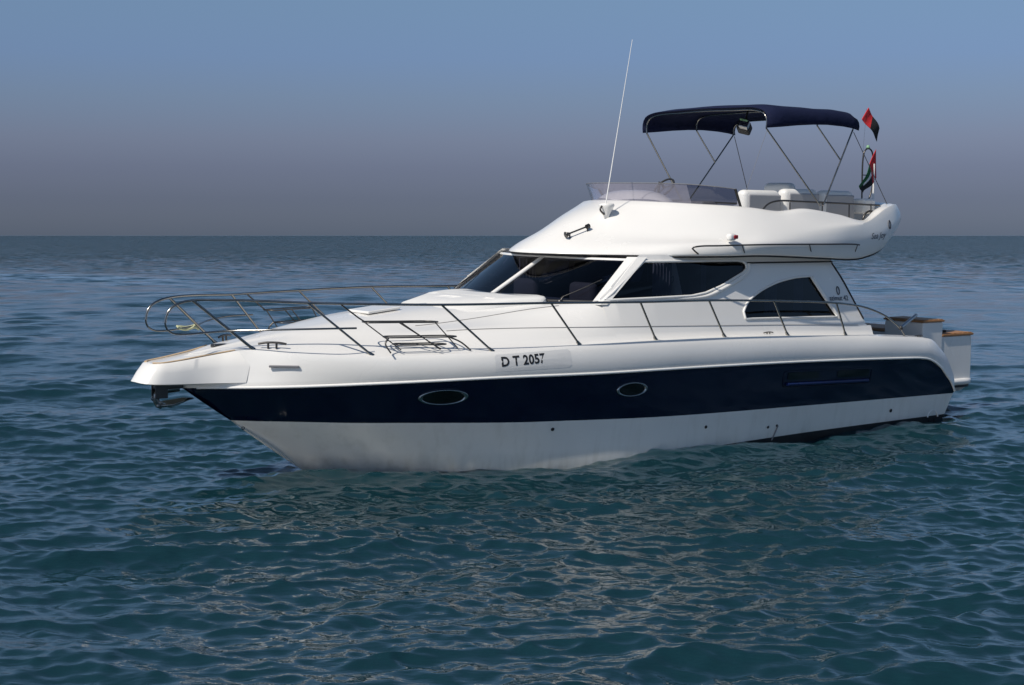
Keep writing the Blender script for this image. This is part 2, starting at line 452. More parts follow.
def trim_row(c, x1, n):
    r = cr_smooth([PT(*p) for p in c], 400)
    e = np.array([[x1, np.interp(x1, r[:, 0], r[:, 1]), np.interp(x1, r[:, 0], r[:, 2])]])
    r = np.vstack([r[r[:, 0] < x1 - 0.03], e])
    return cr_smooth(np.vstack([r[:-1][::8], r[-1:]]), n)
deck = MB()
nd = 90
drows = [trim_row(c, 3.55, nd) for c in (D_, S1, S2, S3, S4, S5)]
dr = []
for i in range(len(drows) - 1):
    k = 3 if i in (1, 2) else 2
    for t in np.linspace(0, 1, k, endpoint=False): dr.append(lerp(drows[i], drows[i + 1], t))
dr.append(drows[-1])
deck.grid(dr, 0, flip=True)
# side decks and aft deck
def aft_row(c, x0, x1, n):
    r = cr_smooth([PT(*p) for p in c], 500)
    r = r[(r[:, 0] >= x0) & (r[:, 0] <= x1)]
    return cr_smooth(r[::10], n)
XS = np.linspace(3.55, 8.6, 80)
def at_x(c, xs):
    r = cr_smooth([PT(*p) for p in c], 600)
    return np.stack([xs, np.interp(xs, r[:, 0], r[:, 1]), np.interp(xs, r[:, 0], r[:, 2])], 1)
d_side, s_side, c_side = at_x(D_, XS), at_x(S1, XS), at_x(S2, XS)
deck.grid([d_side, s_side, lerp(s_side, c_side, .5), c_side], 0, flip=True)
# coaming cap beside the cockpit
d_aft = aft_row(D_, 8.55, 10.62, 40)
i_aft = d_aft.copy(); i_aft[:, 1] += 0.22; i_aft[:, 2] += 0.015
f_aft = i_aft.copy(); f_aft[:, 2] = np.minimum(0.75, f_aft[:, 2] - 0.02)
c_aft = f_aft.copy(); c_aft[:, 1] = 0
deck.grid([d_aft, i_aft], 0, flip=True)
deck.grid([i_aft, f_aft, c_aft], 0, flip=True, smooth=False)
deck_port_bvh = bvh_of(deck)
deck.mirror()
deck_o = deck.obj('deck', 'gelcoat', yacht, weld=0.001, fixn=True)
sharp(deck_o, 60)

# raised sun pad on the trunk
m = MB()
def pad_ring(front, side, dz):
    out = []
    for x, b in ((front, 0), (front + .04, 0.42), (front + .22, 0.70 - side), (2.5, 0.93 - side), (3.02, 1.10 - side), (3.12, 0.98 - side), (3.02, 0.5), (2.88, 0)):
        out.append((x, b, 2.0 + (x - 1.3) * 0.045 + dz))
    return cr_smooth([PT(*p) for p in out], 60)
rg = [pad_ring(1.55, 0, -0.12), pad_ring(1.75, 0.01, 0.0), pad_ring(1.98, 0.03, 0.055), pad_ring(2.12, 0.07, 0.08), pad_ring(2.3, 0.20, 0.09)]
ce = rg[-1].copy(); ce[:, 1] = 0; ce[:, 0] = np.clip(ce[:, 0], 2.3, 2.9); ce[:, 2] = 2.0 + (ce[:, 0] - 1.3) * 0.045 + 0.095
m.grid(rg + [ce], 0)
m.mirror()
m.obj('sun_pad', 'cushion', yacht, weld=0.001, fixn=True)

# moulded seam along the superstructure and grey line painting the soft shadow at the trunk edge
m = MB()
seam = trim_row(S2, 8.3, 120)
seam = seam[seam[:, 0] > 1.3]
m.tube([(p[0], p[1] - 0.004, p[2] + 0.004) for p in seam], 0.0035, 5)
pair(m, 'deck_seam', 'seam_shadow_grey', yacht)
m = MB()
tr = trim_row(S3, 3.0, 60); tr = tr[tr[:, 0] > 1.1]
m.tube([(p[0], p[1] - 0.004, p[2] + 0.004) for p in tr], 0.004, 6)
pair(m, 'trunk_edge_shadow', 'seam_shadow_grey', yacht)

# ------------------------------------------------------------------ salon with real window openings
_S2 = at_x(S2, np.linspace(3.3, 8.7, 200))
def crease(x):
    return float(np.interp(x, _S2[:, 0], -_S2[:, 1])), float(np.interp(x, _S2[:, 0], _S2[:, 2]))
def wall_b(x, z):
    b2, z2 = crease(x)
    b3 = float(np.interp(x, [3.4, 3.7, 4.3, 5.0, 6.5, 7.5, 8.6], [1.61, 1.71, 1.775, 1.805, 1.815, 1.80, 1.77]))
    b4 = float(np.interp(x, [3.6, 4.2, 4.6, 5.2, 6.5, 7.5, 8.2], [1.42, 1.53, 1.595, 1.645, 1.675, 1.665, 1.635]))
    if z < 2.13: return b2 + (b3 - b2) * (z - z2) / (2.13 - z2)
    return b3 + (b4 - b3) * (z - 2.13) / (2.68 - 2.13)
def inside(poly, x, z):
    c = False
    for i in range(len(poly)):
        x1, z1 = poly[i]; x2, z2 = poly[i - 1]
        if (z1 > z) != (z2 > z) and x < (x2 - x1) * (z - z1) / (z2 - z1) + x1: c = not c
    return c
def smooth_poly(poly, n=90):
    return [tuple(p) for p in cr_smooth(poly, n, closed=True)]
win1 = [(3.55, 2.135), (3.71, 2.24), (4.03, 2.45), (4.31, 2.63), (5.2, 2.635), (5.97, 2.635), (6.08, 2.62), (6.13, 2.58), (6.13, 2.52), (6.05, 2.465), (5.58, 2.285), (5.27, 2.20), (5.0, 2.165), (4.3, 2.15)]
win2 = [(5.93, 1.83), (5.92, 1.93), (6.02, 2.04), (6.28, 2.185), (6.66, 2.31), (7.08, 2.38), (7.42, 2.395), (7.86, 1.80), (7.0, 1.815)]
win2 = win2[:1] + [tuple(p) for p in cr_smooth(win2[1:7], 22)] + win2[7:]
def dense(poly, k=10):
    out = []
    for i in range(len(poly)):
        a, b = poly[i], poly[(i + 1) % len(poly)]
        out += [(a[0] + (b[0] - a[0]) * t / k, a[1] + (b[1] - a[1]) * t / k) for t in range(k)]
    return out
outer = [(3.50, 1.2), (3.50, 2.16), (4.26, 2.72), (7.90, 2.72), (7.96, 2.58), (8.30, 2.02), (8.56, 1.55), (8.66, 1.2)]
def wall_mesh(off=0.0):
    m = MB()
    xs = np.arange(3.50, 8.64, 0.02)
    ts_ = np.linspace(0, 1, 66)
    idx = {}
    def zz(x, t):
        z2 = crease(x)[1]; return z2 + (2.72 - z2) * t
    for i in range(len(xs) - 1):
        for k in range(len(ts_) - 1):
            cx = (xs[i] + xs[i + 1]) / 2; cz = zz(cx, (ts_[k] + ts_[k + 1]) / 2)
            if not inside(outer, cx, cz) or inside(win1, cx, cz) or inside(win2, cx, cz): continue
            q = []
            for (a, b) in ((i, k), (i + 1, k), (i + 1, k + 1), (i, k + 1)):
                if (a, b) not in idx:
                    x = float(xs[a]); z = zz(x, ts_[b])
                    idx[(a, b)] = len(m.v); m.v.append((x, -wall_b(x, z) - off, z))
                q.append(idx[(a, b)])
            m.f.append(tuple(q)); m.m.append(0); m.s.append(True)
    return m
wall = wall_mesh()
wall_bvh_port = BVHTree.FromPolygons([Vector(v) for v in wall.v], wall.f)
wall.mirror()
# roof under the flybridge, rear bulkhead, inner sole
salon_o = wall.obj('salon', 'gelcoat', yacht)
m = MB()
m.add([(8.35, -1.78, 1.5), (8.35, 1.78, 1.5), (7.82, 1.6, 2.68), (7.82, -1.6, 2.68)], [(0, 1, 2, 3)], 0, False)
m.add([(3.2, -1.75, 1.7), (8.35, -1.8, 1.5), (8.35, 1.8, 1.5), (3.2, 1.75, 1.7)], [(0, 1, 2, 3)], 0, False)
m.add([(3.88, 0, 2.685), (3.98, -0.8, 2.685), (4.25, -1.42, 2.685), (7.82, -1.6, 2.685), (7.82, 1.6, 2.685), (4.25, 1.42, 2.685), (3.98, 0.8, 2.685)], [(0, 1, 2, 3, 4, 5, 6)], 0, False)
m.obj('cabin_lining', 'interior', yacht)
def wall_poly_tube(poly, r, off, name, mat, n=200, squash=None):
    pts = [(x, -wall_b(x, z) - off, z) for x, z in dense(poly, 8)]
    m = MB(); m.tube(pts, r, 8, closed=True, squash=squash); return m
def outward(m, want=(-0.3, -1, 0.2)):
    a = Vector((0, 0, 0))
    for f in m.f:
        p = [Vector(m.v[k]) for k in f[:3]]; a += (p[1] - p[0]).cross(p[2] - p[1])
    if a.dot(Vector(want)) < 0: m.f = [tuple(reversed(f)) for f in m.f]
    return m
def wall_glass(poly, inset=0.02):
    m = MB()
    pts = [(x, -wall_b(x, z) + inset, z) for x, z in dense(poly, 6)]
    cx = sum(p[0] for p in pts) / len(pts); cz = sum(p[2] for p in pts) / len(pts)
    mid = [((p[0] + cx) / 2, -wall_b((p[0] + cx) / 2, (p[2] + cz) / 2) + inset, (p[2] + cz) / 2) for p in pts]
    c = (cx, -wall_b(cx, cz) + inset, cz)
    n = len(pts)
    m.grid([pts, mid], close_v=True)
    m.add(mid + [c], [(i, (i + 1) % n, n) for i in range(n)])
    return outward(m)
w1s = win1; w2s = win2
for side in (0, 1):
    for poly, nm, fr, fo in ((w1s, 'side_window', .020, .004), (w2s, 'quarter_window', .017, .004)):
        g = wall_glass(poly); f = wall_poly_tube(poly, fr, fo, 'frame', 'gelcoat', squash=(1, 1))
        if side: g, f = g.flipped(), f.flipped()
        go = g.obj(nm, 'tint', yacht)
        f.obj('window_frame', 'gelcoat', go)
# bright moulded eyebrow under the side window
m = MB()
eb = [(4.7, 2.135), (5.0, 2.135), (5.30, 2.16), (5.62, 2.255), (6.05, 2.42), (6.16, 2.50), (6.18, 2.585)]
p = cr_smooth([(x, -wall_b(x, z) - 0.002, z) for x, z in eb], 50)
m.tube(p[:26], 0.008, 10, r_end=0.034, cap=False); m.tube(p[25:], 0.034, 10)
pair(m, 'window_eyebrow', 'gelcoat', salon_o)
m = MB(); m.tube([(x, -wall_b(x, z) - 0.004, z) for x, z in ((7.46, 2.385), (7.60, 2.19), (7.75, 1.98), (7.90, 1.78))], 0.026, 8)
pair(m, 'window_pillar', 'gelcoat', salon_o)
# dark trim on the salon's rear edge
m = MB()
m.tube([(x, -wall_b(x, z) - .002, z) for x, z in ((7.94, 2.58), (8.12, 2.34), (8.30, 2.02), (8.45, 1.75))], 0.014, 6, 20)
pair(m, 'rear_trim', 'rubber', salon_o)
# roof fascia strip
m = MB()
p = [(x, -wall_b(x, 2.66) - 0.03, 2.60) for x in np.linspace(6.15, 7.95, 30)]
m.tube(p, 0.012, 6)
pair(m, 'fascia_strip', 'rubber', salon_o)

# windscreen panes, mullion and pillars
bot = cr_smooth([(2.90, 0, 2.10), (2.98, -0.6, 2.10), (3.18, -1.15, 2.105), (3.50, -1.62, 2.11)], 24)
top = cr_smooth([(3.87, 0, 2.67), (3.90, -0.5, 2.67), (4.02, -1.0, 2.67), (4.24, -1.50, 2.67)], 24)
for s in (0, 1):
    m = MB(); m.grid([lerp(bot, top, t) for t in np.linspace(0, 1, 6)]); outward(m, (-1, -.3, .3))
    if s: m = m.flipped()
    pane = m.obj('windscreen_pane', 'windscreen_tint', yacht)
m = MB()
m.tube([(2.87, 0, 2.10), (3.86, 0, 2.66)], 0.045, 4, squash=(1.1, .7))
o = m.obj('mullion', 'gelcoat', yacht)
m = MB()
a, b = Vector((3.42, -1.60, 2.08)), Vector((4.20, -1.47, 2.68))
def slab(m, pts_a, pts_b, mi=0):
    n = len(pts_a); m.grid([pts_a + [pts_a[0]], pts_b + [pts_b[0]]], mi, smooth=False)
slab(m, [(3.38, -1.58, 2.08), (3.46, -1.69, 2.08), (3.56, -1.715, 2.08), (3.54, -1.62, 2.08)],
        [(4.14, -1.43, 2.69), (4.23, -1.535, 2.69), (4.36, -1.585, 2.69), (4.33, -1.5, 2.69)])

o = pair(m, 'windscreen_pillar', 'gelcoat', yacht)
m = MB()   # windscreen head and sill mouldings
hd = top.copy(); hd[:, 0] -= .02; hd[:, 2] -= .03
m.tube(hd, 0.028, 8, squash=(1, 1)); m.mirror()
m.obj('windscreen_head', 'gelcoat', yacht)
m = MB()
sl = bot.copy(); sl[:, 0] -= .01; sl[:, 2] += .0
m.tube(sl, 0.022, 8); m.mirror()
m.obj('windscreen_sill', 'rubber', yacht)
def wiper(side):
    m = MB()
    s = -1 if side else 1
    m.tube([(3.16, -1.22 * s, 2.11), (3.20, -1.24 * s, 2.17), (3.55, -1.36 * s, 2.31)], 0.007, 6)
    m.tube([(3.40, -1.30 * s, 2.25), (3.72, -1.41 * s, 2.39)], 0.008, 6)
    m.lathe([(0.03, 0), (0.03, 0.03), (0.0, 0.035)], (3.16, -1.22 * s, 2.095))
    return m
for s in (0, 1): wiper(s).obj('wiper', 'dark_steel', yacht)

# inside the salon: helm seat, sofa back, curtains, table
for y, lab in ((-0.72, 0), (0.55, 0)):
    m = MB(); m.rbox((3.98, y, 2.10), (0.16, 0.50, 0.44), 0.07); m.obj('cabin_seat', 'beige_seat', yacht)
for x, b, w in ((4.72, 1.50, 0.35), (5.55, 1.45, 0.10), (6.75, 1.60, 0.25), (7.35, 1.58, 0.2)):
    for s in (-1, 1):
        m = MB()
        xs = np.linspace(x - w / 2, x + w / 2, 30)
        m.grid([[(xx, s * (b + 0.015 * math.sin(i * 1.3)), z) for i, xx in enumerate(xs)] for z in (1.85, 2.25, 2.62)])
        m.obj('curtain', 'curtain', yacht)
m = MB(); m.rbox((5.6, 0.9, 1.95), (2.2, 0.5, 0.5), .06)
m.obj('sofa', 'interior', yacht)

# ------------------------------------------------------------------ flybridge
NF = 170
F1 = [(3.54, 0, 2.70), (3.63, 0.4, 2.70), (3.91, 0.84, 2.70), (4.36, 1.28, 2.70), (4.9, 1.66, 2.70), (5.6, 1.87, 2.705), (6.3, 1.93, 2.71), (7.5, 1.90, 2.665), (8.2, 1.83, 2.64), (8.6, 1.77, 2.675), (8.99, 1.70, 2.77), (9.38, 1.58, 2.98), (9.62, 1.44, 3.16), (9.85, 1.05, 3.22), (9.95, 0.5, 3.24), (9.97, 0, 3.24)]
F2 = [(3.50, 0, 2.755), (3.58, 0.42, 2.755), (3.88, 0.87, 2.755), (4.34, 1.32, 2.755), (4.9, 1.715, 2.76), (5.6, 1.925, 2.765), (6.3, 1.985, 2.77), (7.5, 1.955, 2.735), (8.2, 1.885, 2.72), (8.62, 1.82, 2.75), (9.05, 1.75, 2.84), (9.44, 1.62, 3.04), (9.69, 1.46, 3.22), (9.92, 1.07, 3.28), (10.02, 0.5, 3.30), (10.04, 0, 3.30)]
F2 = [tuple(0.5 * a + 0.5 * b for a, b in zip(p, q)) for p, q in zip(F1, F2)]
F2b = [(3.70, 0, 2.86), (3.80, 0.41, 2.855), (4.10, 0.85, 2.845), (4.55, 1.31, 2.845), (5.05, 1.69, 2.86), (5.7, 1.91, 2.86), (6.35, 1.985, 2.86), (7.5, 1.955, 2.87), (8.2, 1.885, 2.90), (8.66, 1.83, 2.94), (9.12, 1.75, 3.03), (9.48, 1.64, 3.16), (9.73, 1.47, 3.29), (9.97, 1.07, 3.36), (10.06, 0.5, 3.38), (10.08, 0, 3.38)]
F3 = [(4.00, 0, 3.04), (4.13, 0.39, 3.025), (4.45, 0.83, 2.99), (4.92, 1.27, 2.96), (5.45, 1.66, 2.95), (6.0, 1.86, 2.95), (6.5, 1.93, 2.965), (7.63, 1.90, 3.07), (8.25, 1.85, 3.12), (8.62, 1.79, 3.18), (9.12, 1.68, 3.35), (9.46, 1.58, 3.43), (9.68, 1.43, 3.43), (9.93, 1.05, 3.46), (10.03, 0.5, 3.48), (10.05, 0, 3.48)]
F3b = [(4.44, 0, 3.26), (4.57, 0.44, 3.245), (4.90, 0.92, 3.19), (5.33, 1.33, 3.15), (5.85, 1.62, 3.14), (6.3, 1.75, 3.14), (6.85, 1.81, 3.14), (7.65, 1.81, 3.18), (8.25, 1.80, 3.18), (8.64, 1.765, 3.19), (9.12, 1.64, 3.375), (9.44, 1.54, 3.45), (9.64, 1.40, 3.455), (9.89, 1.03, 3.48), (9.99, 0.5, 3.50), (10.01, 0, 3.50)]
F4 = [(4.92, 0, 3.445), (5.03, 0.47, 3.44), (5.30, 0.90, 3.425), (5.66, 1.23, 3.405), (6.1, 1.46, 3.385), (6.44, 1.56, 3.36), (6.88, 1.63, 3.32), (7.38, 1.67, 3.36), (8.07, 1.69, 3.285), (8.65, 1.70, 3.20), (9.12, 1.59, 3.38), (9.42, 1.50, 3.445), (9.60, 1.36, 3.45), (9.84, 1.0, 3.475), (9.93, 0.5, 3.49), (9.95, 0, 3.49)]
def loft_row(c):    # share breakpoints between the curves so that the features line up
    k = 12
    P = np.array([PT(*p) for p in c], float)
    Q = np.vstack([2 * P[0] - P[1], P, 2 * P[-1] - P[-2]])
    Q[0] = (P[1][0], -P[1][1], P[1][2]); Q[-1] = (P[-2][0], -P[-2][1], P[-2][2])
    out = []
    for i in range(1, len(Q) - 2):
        p0, p1, p2, p3 = Q[i - 1:i + 3]
        for t in np.linspace(0, 1, k, endpoint=False):
            out.append(0.5 * ((2 * p1) + (p2 - p0) * t + (2 * p0 - 5 * p1 + 4 * p2 - p3) * t * t + (3 * p1 - p0 - 3 * p2 + p3) * t ** 3))
    out.append(P[-1])
    return np.array(out)
L1, L2, L2b, L3, L3b, L4 = [loft_row(c) for c in (F1, F2, F2b, F3, F3b, F4)]
def cr4(p0, p1, p2, p3, t):
    return 0.5 * ((2 * p1) + (p2 - p0) * t + (2 * p0 - 5 * p1 + 4 * p2 - p3) * t * t + (3 * p1 - p0 - 3 * p2 + p3) * t ** 3)
def inward(r, d, dz):
    o = r.copy()
    c = np.array([7.0, 0, 0])
    o[:, 1] += np.clip(-o[:, 1], 0, d)
    f = np.clip((5.6 - r[:, 0]) / 0.8, 0, 1); o[:, 0] += d * f
    g = np.clip((r[:, 0] - 9.5) / 0.4, 0, 1); o[:, 0] -= d * g
    o[:, 2] += dz
    return o
seq = [L1, L2, L2b, L3, L3b, L4]
rows = []
for i in range(len(seq) - 1):
    p0 = seq[max(0, i - 1)]; p3 = seq[min(len(seq) - 1, i + 2)]
    for t in (0, 1 / 3, 2 / 3): rows.append(cr4(p0, seq[i], seq[i + 1], p3, t))
rows.append(L4)
in1 = inward(L4, 0.05, 0.012); in2 = inward(L4, 0.12, -0.01); fl = inward(L4, 0.16, 0); fl[:, 2] = 2.88
flc = fl.copy(); flc[:, 1] = 0
un = inward(L1, 0.10, -0.01); unc = un.copy(); unc[:, 1] = 0
unc[:, 2] = un[:, 2]
fly = MB()
fly.grid([unc, un, L1], 0)
fly.grid(rows, 0)
fly_port_bvh = bvh_of(fly)
fly.grid([L4, in1, in2, fl], 0)
fly.grid([fl, flc], 1)
fly.mirror()
fly_o = fly.obj('flybridge', ['gelcoat', 'deck'], yacht, weld=0.001, fixn=True)
sharp(fly_o, 55)
# brown rubber bead under the brow
m = MB()
bead = L1[:130].copy(); bead[:, 2] -= 0.012; bead[:, 1] += 0.01
m.tube(bead, 0.012, 6); m.mirror()
m.obj('brow_bead', 'rubber', fly_o)

# flybridge smoked wind screen
sb = cr_smooth([PT(*p) for p in [(4.98, 0, 3.45), (5.08, 0.36, 3.445), (5.32, 0.72, 3.43), (5.60, 1.02, 3.415), (5.95, 1.28, 3.395), (6.28, 1.42, 3.375)]], 40)
st = cr_smooth([PT(*p) for p in [(4.93, 0, 3.70), (5.04, 0.38, 3.70), (5.26, 0.76, 3.70), (5.52, 1.09, 3.69), (5.84, 1.36, 3.66), (6.10, 1.48, 3.63)]], 40)
for s in (0,):
    K_ = 25
    m = MB(); m.grid([lerp(sb, st, t)[:K_ + 1] for t in np.linspace(0, 1, 5)]); outward(m, (-1, -1, 0)); m.mirror()
    scr = m.obj('fly_windscreen', 'smoke', yacht, weld=0.001)
    m = MB(); m.grid([lerp(sb, st, t)[K_:] for t in np.linspace(0, 1, 5)]); outward(m, (-.3, -1, 0)); pair(m, 'side_screen', 'smoke_dark', scr)
m = MB(); m.tube([sb[-1], st[-1]], 0.022, 6, squash=(1, .6))
pair(m, 'screen_end_bar', 'rubber', scr)
m = MB(); m.tube(st, 0.006, 5); m.mirror()
m.obj('screen_edge_trim', 'grey_plastic', scr)

# helm console dome, instrument box, wheel
m = MB()
prof = [(0.0, 0.0)]
cx, cy, cz = 5.55, 0.05, 3.30
rings = []
for t in np.linspace(0, 1, 10):
    z = cz + 0.31 * math.sin(t * math.pi / 2); s = math.cos(t * math.pi / 2) ** 0.75
    rings.append([(cx + 0.42 * s * math.cos(a), cy + 0.80 * s * math.sin(a), z) for a in np.linspace(0, 2 * math.pi, 40, endpoint=False)])
m.grid(rings, close_v=True)
m.obj('helm_console', 'gelcoat', yacht, fixn=True)
m = MB(); m.rbox((6.05, -0.75, 3.36), (0.30, 0.55, 0.20), .05)
m.obj('instrument_box', 'grey_plastic', yacht)
m = MB()
wc = Vector((5.98, -0.14, 3.65)); wq = Vector((-0.75, 0, 0.66)).to_track_quat('Z', 'Y')
m.tube([tuple(wc + wq @ Vector((0.17 * math.cos(a), 0.17 * math.sin(a), 0))) for a in np.linspace(0, 2 * math.pi, 28, endpoint=False)], 0.014, 8, closed=True)
for a in (0.3, 2.4, 4.5): m.tube([tuple(wc), tuple(wc + wq @ Vector((0.17 * math.cos(a), 0.17 * math.sin(a), 0)))], 0.008, 6)
m.tube([tuple(wc), tuple(wc + wq @ Vector((0, 0, 0.12))), (5.85, -0.12, 3.40)], 0.02, 8)
m.obj('steering_wheel', 'rubber', yacht)

# flybridge seats
def seat_back(x0, x1, z0, z1, b, lean=0.0, mb=None):
    m = mb or MB()
    m.rbox(((x0 + x1) / 2, -b, (z0 + z1) / 2), (x1 - x0, 0.20, z1 - z0), 0.085, seg=5)
    return m
for x0, x1, z1 in ((6.80, 7.58, 3.635), (7.66, 8.42, 3.665), (8.50, 9.22, 3.655)):
    so = seat_back(x0, x1, 3.05, z1, 0.88).obj('seat_back', 'cushion', yacht)
    m = MB(); m.rbox(((x0 + x1) / 2 + .03, -0.975, (z1 + 3.05) / 2 - .02), (x1 - x0 - .10, 0.05, z1 - 3.05 - .09), 0.022, seg=4); m.obj('back_panel', 'shade_grey_vinyl', so)  # grey cover panel; its tone paints in shade on the near side
m = MB(); m.rbox((8.0, -0.55, 3.08), (2.5, 0.55, 0.14), .04); m.obj('bench_seat', 'cushion', yacht)
m = MB(); m.rbox((8.85, 0.25, 3.50), (0.22, 0.58, 0.56), .09, seg=5); m.rbox((8.62, 0.25, 3.16), (0.5, 0.55, 0.14), .05)
m.obj('helm_seat', 'cushion', yacht)
m = MB(); m.rbox((9.45, -0.55, 3.42), (0.28, 1.1, 0.24), .04); m.rbox((9.45, 0.75, 3.40), (0.28, 1.0, 0.2), .04)
m.obj('locker', 'cushion', yacht)
m = MB()
m.tube([(9.0, -1.35, 3.15), (9.0, -1.35, 3.24), (9.08, -1.35, 3.33), (9.2, -1.35, 3.345), (9.34, -1.33, 3.28), (9.40, -1.3, 3.12)], 0.016, 8, 30)
m.obj('companion_rail', 'dark_steel', yacht)
m = MB()
m.tube([(6.70, -1.40, 3.30), (6.84, -1.40, 3.42), (7.05, -1.40, 3.475), (7.5, -1.41, 3.475), (8.3, -1.42, 3.46), (9.05, -1.40, 3.445), (9.35, -1.36, 3.44)], 0.014, 8, 60)
for o in pair(m, 'guard_rail', 'dark_steel', fly_o):
    sg = 1 if o.name.endswith('1') else -1
for sg in (-1, 1):
    for x in (7.3, 8.0, 8.6, 9.1):
        m = MB(); m.tube([(x, sg * 1.42, 2.9), (x, sg * 1.41, 3.46)], 0.010, 6); m.obj('rail_post', 'dark_steel', fly_o)
m = MB()
m.tube([(5.12, -1.775, 2.735), (5.00, -1.82, 2.785), (4.93, -1.86, 2.822), (5.02, -1.905, 2.842), (5.35, -1.97, 2.85), (6.2, -2.04, 2.865), (7.3, -2.03, 2.865), (8.1, -1.97, 2.86), (8.22, -1.955, 2.85)], 0.0115, 8, 70)
hr = pair(m, 'side_hand_rail', 'dark_steel', yacht)
for xa, xb, ba in ((5.72, 5.86, 1.95), (7.07, 7.20, 1.96), (8.20, 8.24, 1.88)):
    m = MB(); m.tube([(xa, -(ba + .06), 2.86), (xb, -(ba - .02), 2.745)], 0.008, 6)
    m.obj('rail_bracket', 'dark_steel', hr[0]); m.flipped().obj('rail_bracket', 'dark_steel', hr[1])

# navigation light, horn, antenna mount
def nav(sgn, lens):
    m = MB(); y = sgn * 1.90
    m.rbox((5.62, y, 2.965), (0.13, 0.10, 0.10), .035, seg=4)
    m2 = MB(); m2.rbox((5.66, y + sgn * 0.035, 2.968), (0.08, 0.06, 0.055), .015)
    o = m.obj('navigation_light', 'gelcoat', yacht); m2.obj('lens', lens, o)
nav(-1, 'red_lens'); nav(1, 'lamp_green')
def fly_z(x, y):
    hit = fly_port_bvh.ray_cast(Vector((x, -abs(y), 6)), Vector((0, 0, -1)))
    return hit[0].z if hit[0] is not None else 3.2
m = MB()
h0, h1 = (3.90, -0.44), (4.20, -0.52)
z0, z1 = fly_z(*h0) + 0.07, fly_z(*h1) + 0.07
m.tube([(h0[0], h0[1], z0), (h1[0], h1[1], z1)], 0.012, 8)
m.lathe([(0.0, 0.0), (0.045, 0.0), (0.03, 0.03), (0.014, 0.08)], (h0[0] - .02, h0[1], z0 - .005), (0.42, -0.04, z1 - z0))
m.lathe([(0.03, -0.02), (0.034, 0.03), (0, .035)], (h1[0], h1[1], z1), (0.42, 0, z1 - z0))
m.tube([(h0[0] + .05, h0[1], z0), (h0[0] + .06, h0[1], z0 - .09)], .012, 6)
m.tube([(h1[0], h1[1], z1), (h1[0] + .01, h1[1], z1 - .09)], .012, 6)
m.obj('horn', 'dark_steel', yacht)
ax, ay = 4.56, -0.50
az = fly_z(ax, ay)
m = MB()
m.lathe([(0.0, -0.03), (0.035, -0.03), (0.05, 0.03), (0.10, 0.13), (0.115, 0.165), (0.10, 0.185), (0.0, 0.19)], (ax, ay, az), n=24)
ant = m.obj('antenna_mount', 'gelcoat', yacht, fixn=True)
m = MB(); m.tube([(ax - .10, ay - .02, az + .15), (ax - .14, ay - .03, az + .10), (ax - .06, ay - .02, az + .03)], .014, 6, 12)
m.obj('mount_clamp', 'dark_steel', ant)
m = MB(); m.tube([(ax - .02, ay, az + 0.15), (4.98, -0.50, 5.70)], 0.009, 6, r_end=0.004)
m.obj('whip_antenna', 'cream_line', ant)

# bimini
cn = 25
ts = np.linspace(-1, 1, cn)
def hoop(x, hem, top, half, droop=0.0):
    pts = [(x, -half, hem), (x, -half - .01, hem + (top - hem) * 0.35), (x, -half + 0.04, hem + (top - hem) * 0.70), (x, -half + 0.22, hem + (top - hem) * 0.90), (x, -half * .4, hem + (top - hem) * 0.97), (x, 0, top),
           (x, half * .4, hem + (top - hem) * 0.97), (x, half - .22, hem + (top - hem) * 0.90), (x, half - .04, hem + (top - hem) * 0.70), (x, half + .01, hem + (top - hem) * 0.35), (x, half, hem)]
    return cr_smooth(pts, 50)
m = MB()
H = [(6.86, 4.525, 4.845, 1.32), (7.15, 4.55, 4.895, 1.33), (7.5, 4.585, 4.885, 1.32), (7.84, 4.61, 4.885, 1.32), (8.15, 4.62, 4.875, 1.315), (8.5, 4.61, 4.885, 1.315), (8.74, 4.59, 4.87, 1.31), (8.88, 4.565, 4.80, 1.30)]
m.grid([hoop(*h) for h in H])
can = m.obj('bimini_canopy', 'canvas', yacht, solid=0.012)
for h in ((7.84, 4.61, 4.890, 1.325), (7.15, 4.55, 4.900, 1.335), (8.5, 4.61, 4.890, 1.32)):
    m = MB(); m.tube(hoop(*h), 0.006, 5, squash=(1.4, .7)); m.obj('canvas_seam', 'canvas', can)
# front and rear hems hug the hoops
def hoop_pole(x, hem, top, half): return hoop(x, hem, top - .03, half - .03)
frame = bpy.data.objects.new('bimini_frame', None); COL.objects.link(frame); frame.parent = yacht
for hp in ((6.90, 4.52, 4.845, 1.31), (8.80, 4.57, 4.82, 1.29), (7.98, 4.60, 4.885, 1.31)):
    m = MB(); m.tube(hoop_pole(*hp), 0.0125, 6); m.obj('hoop', 'rail_steel', frame)
for path, r in (([(6.90, 1.28, 4.52), (7.90, 1.46, 3.42)], .0125), ([(8.80, 1.26, 4.57), (7.96, 1.46, 3.42)], .0125), ([(7.98, 1.28, 4.60), (8.46, 1.33, 4.11)], .0115)):
    for sg in (-1, 1):
        m = MB(); m.tube([(x, sg * b, z) for x, b, z in path], r, 8); m.obj('pole', 'rail_steel', frame)
m = MB(); m.tube([(6.92, -1.28, 4.50), (6.30, -1.50, 3.62)], 0.003, 5); m.obj('strap', 'grey_plastic', frame)
m = MB(); m.tube([(8.82, -1.26, 4.54), (9.44, -1.45, 3.44)], 0.006, 5); m.obj('strap', 'dark_steel', frame)
m = MB(); m.tube([(8.82, 1.26, 4.54), (9.44, 1.45, 3.44)], 0.006, 5); m.obj('strap', 'dark_steel', frame)
m = MB()
m.rbox((7.76, 0.0, 4.60), (0.20, 0.20, 0.15), .03, Matrix.Rotation(R(28), 3, 'Y') @ Matrix.Rotation(R(30), 3, 'Z'))
m.tube([(7.78, 0, 4.66), (7.82, 0, 4.87)], 0.015, 6)
lo = m.obj('deck_lamp', 'rubber', yacht)
